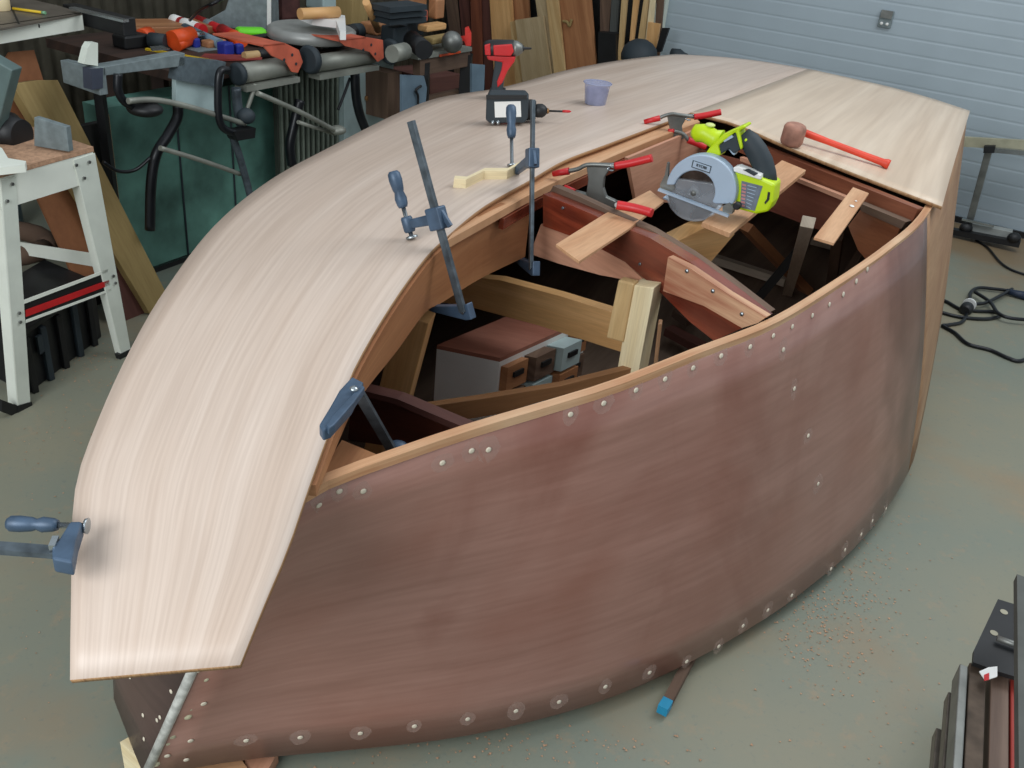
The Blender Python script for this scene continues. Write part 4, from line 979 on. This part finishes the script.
# things on the bench
def tp(x, y, z=TOPZ): return at(x, y, z)
def lyer(name, a, b_, r, mat, label, cat, extra=None, z=TOPZ, group=None):
    """cylinder lying on the bench between two pixels, with optional (from,to,mat,name) bands"""
    pa_, pb_ = at(a[0], a[1], z+r), at(b_[0], b_[1], z+r)
    t = thing(name, label, cat, pa_, group)
    part('body', tube([pa_, pb_], r, smooth=False, seg=14), mat, t)
    d = (pb_-pa_); l_ = d.length
    for (s0_, s1_, r_, m_, nm) in (extra or []):
        part(nm, lathe(pa_+d*s0_, d, [(0,r_*.9),(l_*(s1_-s0_)*.1,r_),(l_*(s1_-s0_),r_*.95)]), m_, t)
    return t
def lump(name, x, y, sx, sy, sz, mat, label, cat, z=TOPZ, rot=0, bevel=.008):
    c = at(x, y, z); a = U if not rot else (U*math.cos(rot)+W*math.sin(rot)); b2 = V((a.y, -a.x, 0))
    return solo(name, slab([c-a*sx/2-b2*sy/2, c+a*sx/2-b2*sy/2, c+a*sx/2+b2*sy/2, c-a*sx/2+b2*sy/2], Z*sz), mat, label, cat, bevel=bevel)
lyer('glue_tube', (173,20), (203,30), .024, RUBY, 'red and white glue tube, leftmost of the tubes on the bench', 'tube', [(0,.25,.026,LABEL,'white_cap'),(.35,.85,.0255,LABEL,'label')])
lyer('marker_bottle', (198,20), (228,33), .022, RUBY, 'red bottle with grey band lying right of the white-capped tube', 'bottle', [(.3,.5,.023,GPL,'band')])
lyer('spray_can', (222,30), (240,40), .026, RUBY, 'red can with orange end lying near the green gadget', 'can', [(.6,1.1,.028,ORG,'orange_cap')])
lyer('silicone_tube', (185,28), (220,44), .02, BGP, 'blue-grey sealant tube lying among the bench clutter', 'tube')
gg = lump('tape_measure', 251,36, .13,.07,.035, LIMEG, 'bright green gadget on the bench, brightest item there', 'gadget', rot=.6, bevel=.015)
pt_ = thing('power_tool', 'orange power tool on the bench left of the red tubes', 'tool', tp(178,45))
part('motor_body', tube([tp(172,40,.84), tp(192,34,.85)], [.035,.03], smooth=False, seg=14), ORG, pt_, 'orange body')
part('grip', tube([tp(176,46,.82), tp(188,40,.83)], .024, smooth=False), ORG, pt_, 'orange grip')
part('shaft', tube([tp(192,36,.84), tp(202,34,.84)], .014, smooth=False), CHROME, pt_, 'steel shaft')
p2 = thing('angle_grinder', 'grey grinder with small orange head at the left end of bench', 'tool', tp(150,42))
part('head', tube([tp(141,37,.83), tp(149,34,.83)], .03, smooth=False), ORG, p2, 'orange head')
part('body', tube([tp(150,40,.83), tp(166,42,.83)], .03, smooth=False), CHAR, p2)
part('blade', slab([tp(150,48,.83), tp(162,47,.83), tp(170,50,.83), tp(152,51,.83)], Z*.006), CHROME, p2)
solo('folding_rule', beam(tp(146,49,.805), tp(214,61,.805), .012, .008), YEL, 'yellow rule lying along the front edge of bench', 'rule')
lump('blue_block', 226,55, .05,.05,.05, BLU, 'royal blue block at bench front, left of its smaller twin', 'block')
lump('blue_block', 239,54, .035,.03,.04, BLU, 'smaller royal blue block beside the wood-handled chisel', 'block')
lump('blue_block', 196,48, .03,.03,.04, BLU, 'small blue block near the orange power tool', 'block')
lyer('chisel', (244,56), (272,53), .016, PINE, 'wood-handled chisel with black end at bench front', 'chisel', [(.5,1.0,.019,BLK,'black_end')])
lyer('screwdriver', (265,40), (280,33), .012, ORG, 'orange-handled screwdriver above the first orange bracket', 'screwdriver', [(-.4,0,.02,BLK,'shank')])
solo('red_board', slab([tp(195,62,.803), tp(262,60,.803), tp(262,57,.803), tp(205,55,.803)], Z*.006), paint('dull_red', (150,60,54), .7), 'dull red strip lying on the front of the bench', 'strip')
lump('wood_scrap', 170,30, .35,.2,.03, BROWN, 'brown wooden board lying on the bench behind the orange tools', 'board', rot=.4, bevel=.002)
bx = thing('machine_box', 'large grey metal box on the back of the bench', 'box', tp(240,28))
q_ = [tp(198,24), tp(270,32)]; P5, N5 = vplane(q_[0], q_[1])
part('box_body', slab([onpl(x, y, P5, N5) for x, y in [(196,26),(225,10),(232,-12),(268,-12),(270,32),(230,30)]], N5*.15), GPL, bx, None, .004)
part('white_edge', slab([onpl(x, y, P5, N5, -.002) for x, y in [(267,-4),(271,-4),(271,30),(267,30)]], N5*.004), LABEL, bx)
solo('electric_cable', tube([tp(190,20,.86), tp(200,10,.95), tp(214,3,1.0), tp(228,-4,1.0)], .007), BLKM, 'black cable arching above bench near the grey box', 'cable')
jk = lump('leather_glove', 285,22, .14,.1,.16, paint('dark_maroon', (84,50,46), .8, var=.3), 'crumpled dark maroon bag behind the white disc', 'bag', bevel=.03)
ds = thing('sanding_disc', 'round white machine disc on dark base behind the orange brackets', 'machine', tp(310,38))
part('disc', lathe(tp(312,39,.84), Z, [(0,.17),(.006,.185),(.04,.185),(.05,.17)], seg=40), paint('dull_white', (166,168,164), .4, .2, .1), ds, 'white disc')
part('base', lathe(tp(312,42,.80), Z, [(0,.15),(.03,.15),(.04,.1)], seg=32), CHAR, ds, 'dark base')
part('arm', slab([tp(300,20,.92), tp(312,18,.92), tp(345,23,.92), tp(346,40,.92), tp(340,40,.92), tp(336,28,.92), tp(312,25,.92)], Z*.03), LABEL, ds, 'white angled arm')
lyer('cardboard_roll', (300,14), (338,12), .022, OAK, 'yellowish roll behind the white angled arm', 'roll', z=.95)
lyer('motor_knob', (346,33), (360,31), .034, BLK, 'round black motor between the two orange brackets', 'motor', [(.5,1.02,.036,CHAR,'fan_cap')])
boxpx('tool_caddy', 352,0,368,28,.42,.1, OLIVE, 'olive holder on the back of the bench above the black motor', 'holder')
solo('hammer_handle', tube([tp(366,2,1.0), tp(372,16,.93), tp(378,30,.84)], .016, smooth=False), OAK, 'wooden hammer handle standing up on the bench', 'handle')
lump('vise', 376,33, .12,.1,.05, BROWN, 'rusty brown block at the foot of hammer handle', 'block')
for i, (x, y) in enumerate([(385,8),(385,14),(385,20)]):
    a = tp(x-5, y, .98-.03*i); b_ = tp(x+32, y-3, .98-.03*i)
    solo('metal_tray', beam(a, b_, .12, .022), CHAR, ['uppermost dark slotted tray on the stack behind the bench', 'middle dark slotted tray of the stack behind the bench', 'lowest dark slotted tray of the stack behind the bench'][i], 'tray')
lyer('pipe_stub', (392,54), (405,51), .035, ALU, 'short grey pipe stub right of the second orange bracket', 'pipe')
lump('wood_scrap', 432,30, .16,.06,.03, OAK, 'yellow wood scrap on the machine bench', 'offcut', z=.84)
lump('wood_scrap', 418,21, .08,.06,.05, ORGP, 'orange-brown wood scrap left of the yellow scrap', 'offcut', z=.88)
lump('wood_scrap', 436,18, .07,.05,.09, BROWN, 'small brown block standing behind the yellow scrap', 'offcut', z=.88)
lyer('bench_motor', (412,40), (424,50), .04, BLK, 'black rounded motor left of small orange knob', 'motor')
solo('orange_knob', beam(tp(423,50,.80), tp(423,41,.84), .03, .03), ORG, 'small upright orange knob on the machine bench', 'knob')
rc = thing('trigger_clamp', 'bright red clamp at the right end of the machine bench', 'clamp', tp(466,46))
Pr = tp(466,46)
part('grip', slab([onpl(x, y, Pr, V((0,1,0))) for x, y in [(457,38),(465,36),(465,28),(468,27),(471,34),(471,46),(466,46),(464,41),(457,41)]], V((0,.03,0))), paint('bright_red', (226,54,44), .4), rc, 'red grip')
part('jaw', blob(tp(452,42,.82), (.05,.04,.05)), STEEL, rc, 'worn steel jaw')
lump('lathe_tool', 405,36, .2,.08,.08, CHAR, 'dark machine part on the machine bench behind black motor', 'machine')
lump('spool', 440,42, .2,.06,.03, OLIVE, 'flat khaki bar lying on machine bench', 'bar')
# ================================================================== TIMBER STACK AT THE BACK
TB = at(560,70,0)
tw0 = onpl(560, 40, V((wl0.x, wl0.y, 0)), U, -.15)
def tq(x, y, off=0): return onpl(x, y, tw0, (U+V((0,0,.12))).normalized(), off)
boards = [
 ([(444,-10),(455,-10),(462,55),(452,55)], 0, GREY, 'greyish board, leftmost of the leaning timber'),
 ([(458,-10),(468,-10),(472,60),(464,60)], .02, MAG, 'wine-coloured board second from left in the leaning timber'),
 ([(470,-10),(480,-10),(483,110),(474,110)], -.02, wood('rust_batten', (136,78,54), (110,60,42), .6), 'rust-brown batten behind the impact driver'),
 ([(480,-10),(492,-10),(497,110),(486,110)], .01, MAG, 'dark wine board just right of the rust-brown batten'),
 ([(489,-10),(511,-10),(519,110),(496,110)], 0, OAK, 'golden board behind the impact driver nose'),
 ([(508,-10),(528,-10),(532,60),(512,60)], .03, BROWN, 'brown board behind the short pale boards'),
 ([(510,22),(518,20),(524,110),(518,110)], -.06, PINE, 'narrow pale board at the left of the short pale pair'),
 ([(515,20),(543,16),(556,110),(526,110)], -.08, BEIGE, 'short wide pale board in front of the leaning timber'),
 ([(534,-10),(546,-10),(562,110),(550,110)], -.04, BEIGE, 'beige batten right of the short wide board'),
 ([(545,-10),(557,-10),(569,110),(558,110)], -.05, PINE, 'tall pale batten directly left of the reddish door board'),
 ([(558,-10),(590,-10),(600,110),(570,110)], -.02, BROWN, 'wide reddish-brown board with pale hook'),
 ([(600,-10),(612,-10),(608,40),(600,40)], .03, GREY, 'grey board standing in the gap right of the reddish board'),
 ([(612,-10),(620,-10),(616,40),(609,40)], .03, wood('slate_board', (96,100,96), (76,78,76), .7), 'slate-grey board left of the thin battens'),
 ([(622,-10),(628,-10),(620,80),(616,80)], -.02, PINE, 'thin pale batten, leftmost of the thin ones beside the garage door'),
 ([(634,-10),(640,-10),(633,45),(629,45)], -.02, OAK, 'thin golden batten, second of the thin ones beside the garage door'),
 ([(645,-10),(650,-10),(644,45),(637,45)], -.03, PINE, 'thin pale batten, third of the thin ones beside the garage door'),
 ([(651,-10),(656,-10),(650,50),(644,50)], -.04, PINEL, 'thin whitish batten nearest the garage door'),
 ([(648,22),(660,24),(656,50),(645,50)], -.06, OAK, 'short orange-brown board at foot of the thin battens'),
 ([(657,-10),(664,-10),(660,45),(654,45)], .01, GREY, 'dark grey batten against the garage door frame'),
]
for pts, off, m, lab in boards:
    p = [tq(x, y, off) for x, y in pts]
    d1 = (p[3]-p[0]); d2 = (p[2]-p[1])
    # continue each board down to the floor along its own direction
    ex = .3 if pts[0][1] < 0 else 0
    k1 = (p[0].z)/max(1e-3, p[0].z-p[3].z); k2 = (p[1].z)/max(1e-3, p[1].z-p[2].z)
    solo('leaning_board', slab([p[0]-d1*ex, p[1]-d2*ex, p[1]+d2*k2, p[0]+d1*k1], U*.018, udir=d1), m, lab, 'board', group='timber leaning at the back of the garage', bevel=.001)
hk = tq(567,22,-.04)
solo('door_hook', tube([hk-W*.03, hk, hk+W*.02-Z*.02, hk+W*.03+Z*.02], .009), OLIVE, 'pale hook on the wide reddish-brown board', 'hook')
hd_ = tq(640,50,-.3)
hel = thing('dome_helmet', 'dark grey dome behind the deck beside the garage door', 'dome', hd_-Z*.08)
part('dome', lathe(hd_-Z*.06, Z, [(0,.105),(.03,.108),(.07,.098),(.1,.07),(.118,.035),(.122,.004)], seg=28), CHAR, hel, None)
part('stand', lathe(V((hd_.x, hd_.y, 0)), Z, [(0,.09),(.02,.09),(.03,.03),(hd_.z-.06,.03)]), BLK, hel)
solo('black_bin', slab([tq(598,32,-.05), tq(616,34,-.05), tq(616,64,-.05), tq(598,70,-.05)], U*.08), BLK, 'black bin between the reddish board and grey dome', 'bin')
lb = tq(672,50,-.15); solo('small_motor', lathe(lb-Z*.02, W, [(0,.03),(.05,.035),(.08,.02),(.1,.015)]), CHAR, 'small dark motor on floor side of the garage door frame', 'motor')
solo('black_strip', slab([tq(662,28,-.1), tq(669,28,-.1), tq(661,52,-.1), tq(655,52,-.1)], U*.02), BLK, 'black strip leaning beside the small motor', 'strip')
# ================================================================== RIGHT: SUPPORT STAND, CABLE, STEEL
zf = 0
sb0 = at(966,232,.03); PSs, NSs = D0-U*.25, U
def R(x, y, off=0): return onpl(x, y, PSs, NSs, off)
rs = thing('roller_stand', 'metal work support stand with a pale bar in front of the garage door', 'stand', V((R(967,236).x, R(967,236).y, 0)))
part('post', beam(R(989,150), R(968,228), .035, .035, U), STEEL, rs, 'worn steel post', .003)
part('head_block', beam(R(984,149,-.02), R(995,149,-.02), .04, .035), BLK, rs)
part('top_bar', beam(R(955,141,.02), R(1060,147,.02), .03, .05), paint('pale_cream_bar', (176,172,146), .6), rs, 'long pale cream bar')
part('roller', beam(R(995,150,-.02), R(1060,156,-.02), .03, .025), CHROME, rs, 'shiny roller')
part('foot_bar', beam(R(952,231,-.05), R(1020,244,-.05), .05, .03), BLK, rs, 'black foot bar')
part('side_box', slab([R(972,224,-.03), R(1012,232,-.03), R(1011,243,-.03), R(972,236,-.03)], U*.06), paint('dirty_white', (156,160,156), .6), rs, 'dirty white box', .003)
part('lever', beam(R(962,219,-.04), R(994,226,-.04), .02, .012), CHROME, rs)
part('knob', blob(R(1014,238,-.06), (.035,.03,.03)), BLK, rs)
part('knob', blob(R(966,228,-.04), (.035,.03,.03)), BLK, rs)
zc2 = .008
def cb(pts, r, lab, m=BLKM): return solo('extension_cable', tube([at(x, y, zc2) for x, y in pts], r), m, lab, 'cable')
cb([(976,240),(988,248),(1000,262),(1012,270),(1030,276)], .006, 'thin black cable running from the support stand along the floor')
cc = thing('extension_lead', 'black extension lead lying in loops on the floor behind the stern', 'cable', at(970,306,0))
part('cable', tube([at(x, y, zc2) for x, y in [(900,296),(930,298),(945,301),(960,309),(975,311),(995,312),(1000,316),(985,319),(960,317),(940,312),(915,305)]], .008), BLKM, cc)
part('cable', tube([at(x, y, zc2) for x, y in [(967,313),(962,322),(948,325),(943,326),(955,333),(968,344),(990,350),(1008,358),(1020,361),(1034,355)]], .008), BLKM, cc)
part('cable', tube([at(x, y, zc2+.008) for x, y in [(972,306),(970,294),(978,288),(995,289),(1010,291),(1030,294)]], .008), BLKM, cc)
part('cable', tube([at(x, y, zc2+.016) for x, y in [(1012,289),(1000,296),(985,303),(973,304)]], .008), BLKM, cc)
part('cable', tube([at(x, y, zc2+.02) for x, y in [(975,292),(990,302),(998,313),(1010,318),(1030,320)]], .008), BLKM, cc)
part('plug', lathe(at(965,311,.02), at(973,299,.02)-at(965,311,.02), [(0,.018),(.02,.028),(.05,.028),(.07,.018),(.09,.01)]), BLK, cc, 'black plug')
part('plug_ring', lathe(at(969,305,.022), at(973,299,.02)-at(965,311,.02), [(0,.029),(.012,.029)]), LABEL, cc, 'pale plug ring')
part('connector', tube([at(1006,291,.02), at(1030,297,.02)], [.012,.022], smooth=False), paint('navy', (30,44,66), .5), cc, 'navy connector')
# steel stock at bottom right, lying parallel to the hull
UA = ray(1010,-92); UA.z = 0; UA.normalize()
def steel(x, y, z, w, h, lab, m=STEEL, L_=.9, back=0):
    a = at(x, y, z); solo('steel_bar', beam(a-Z*h/2, a-Z*h/2-UA*L_, w, h), m, lab, 'steel', group='steel lengths stacked at the bottom right corner', bevel=.002)
RUST = paint('rusty_steel', (96,82,70), .55, .5, .25, 20)
DKS = paint('dark_steel_bar', (104,98,90), .4, .6, .25, 20)
steel(941,729,.14,.018,.03, 'shortest steel bar, outermost on the left of the corner stack', DKS)
steel(953,693,.20,.018,.03, 'second steel bar from the left in the corner stack', DKS)
steel(964,665,.26,.016,.05, 'third steel bar from the left in corner stack, shinier', STEEL)
steel(978,665,.25,.032,.05, 'dark flat bar next to the shiny steel bar', RUST)
steel(1000,672,.24,.034,.04, 'brown rusty flat bar below the white scrap of paper', wood('rusty_flat', (122,100,86), (100,80,68), .6))
steel(1013,668,.24,.008,.045, 'thin red-painted bar beside the tall grey plate', paint('dull_red2', (150,50,40), .6))
pl_ = thing('drilled_plate', 'black steel plate with two holes at the bottom right corner', 'plate', at(1000,650,.12))
pz = .27
part('plate', slab([at(x, y, pz) for x, y in [(974,650),(998,599),(1040,612),(1040,684),(1000,672),(973,662)]], -Z*.01), BLK, pl_)
for (x, y) in [(1004,612),(994,633)]: part('hole', lathe(at(x, y, pz+.0005), Z, [(0,.008),(.0008,.008)], seg=16), paint('floor_seen', (160,156,136), .7), pl_, 'round hole')
part('rod', tube([at(997,638,pz+.012), at(1030,650,pz+.012)], .007, smooth=False), STEEL, pl_)
psc = solo('paper_scrap', slab([at(x, y, .275) for x, y in [(979,672),(988,668),(997,667),(997,677),(985,681)]], Z*.002), LABEL, 'white scrap of paper with red mark on the steel stack', 'paper')
part('red_mark', slab([at(x, y, .278) for x, y in [(984,675),(989,673),(989,680),(984,681)]], Z*.001), RUBY, psc, 'red mark')
a = at(1017,574,.42); solo('steel_channel', slab([a, a-UA*.75, a-UA*.75-Z*.02, a-Z*.02], W*.03), paint('channel_grey', (86,88,84), .6, .3), 'tall grey steel channel along the right frame edge', 'steel')
# ================================================================== LIGHT AND CAMERA
def area(name, loc, tgt, sx, sy, e, col=(1,1,1)):
    l = bpy.data.lights.new(name, 'AREA'); l.shape = 'RECTANGLE'; l.size = sx; l.size_y = sy; l.energy = e; l.color = col
    o = bpy.data.objects.new(name, l); COL.objects.link(o); o.location = loc
    o.rotation_euler = (V(tgt)-V(loc)).to_track_quat('-Z', 'Y').to_euler()
area('open_doorway_light', (-1.7,-1.0,2.3), (-.1,1.3,.6), 2.0, 1.6, 84, (.95,.98,1))
area('skylight', (1.9,2.7,3.5), (.9,2.6,.6), 1.6, 2.4, 56, (.95,.98,1))
w = bpy.data.worlds.new('world'); bpy.context.scene.world = w; w.use_nodes = True
w.node_tree.nodes['Background'].inputs[0].default_value = (.85,.93,1,1); w.node_tree.nodes['Background'].inputs[1].default_value = .62
cam = bpy.data.cameras.new('camera'); co = bpy.data.objects.new('camera', cam); COL.objects.link(co)
M = Matrix((RT, UP, -fw)).transposed().to_4x4(); M.translation = EYE; co.matrix_world = M
cam.sensor_width = 36; cam.lens = 36*F/1024; cam.clip_start = .02
sc = bpy.context.scene; sc.camera = co
sc.view_settings.view_transform = 'Standard'; sc.view_settings.look = 'None'; sc.view_settings.gamma = 1
sc.view_settings.use_curve_mapping = False; sc.view_settings.exposure = 0
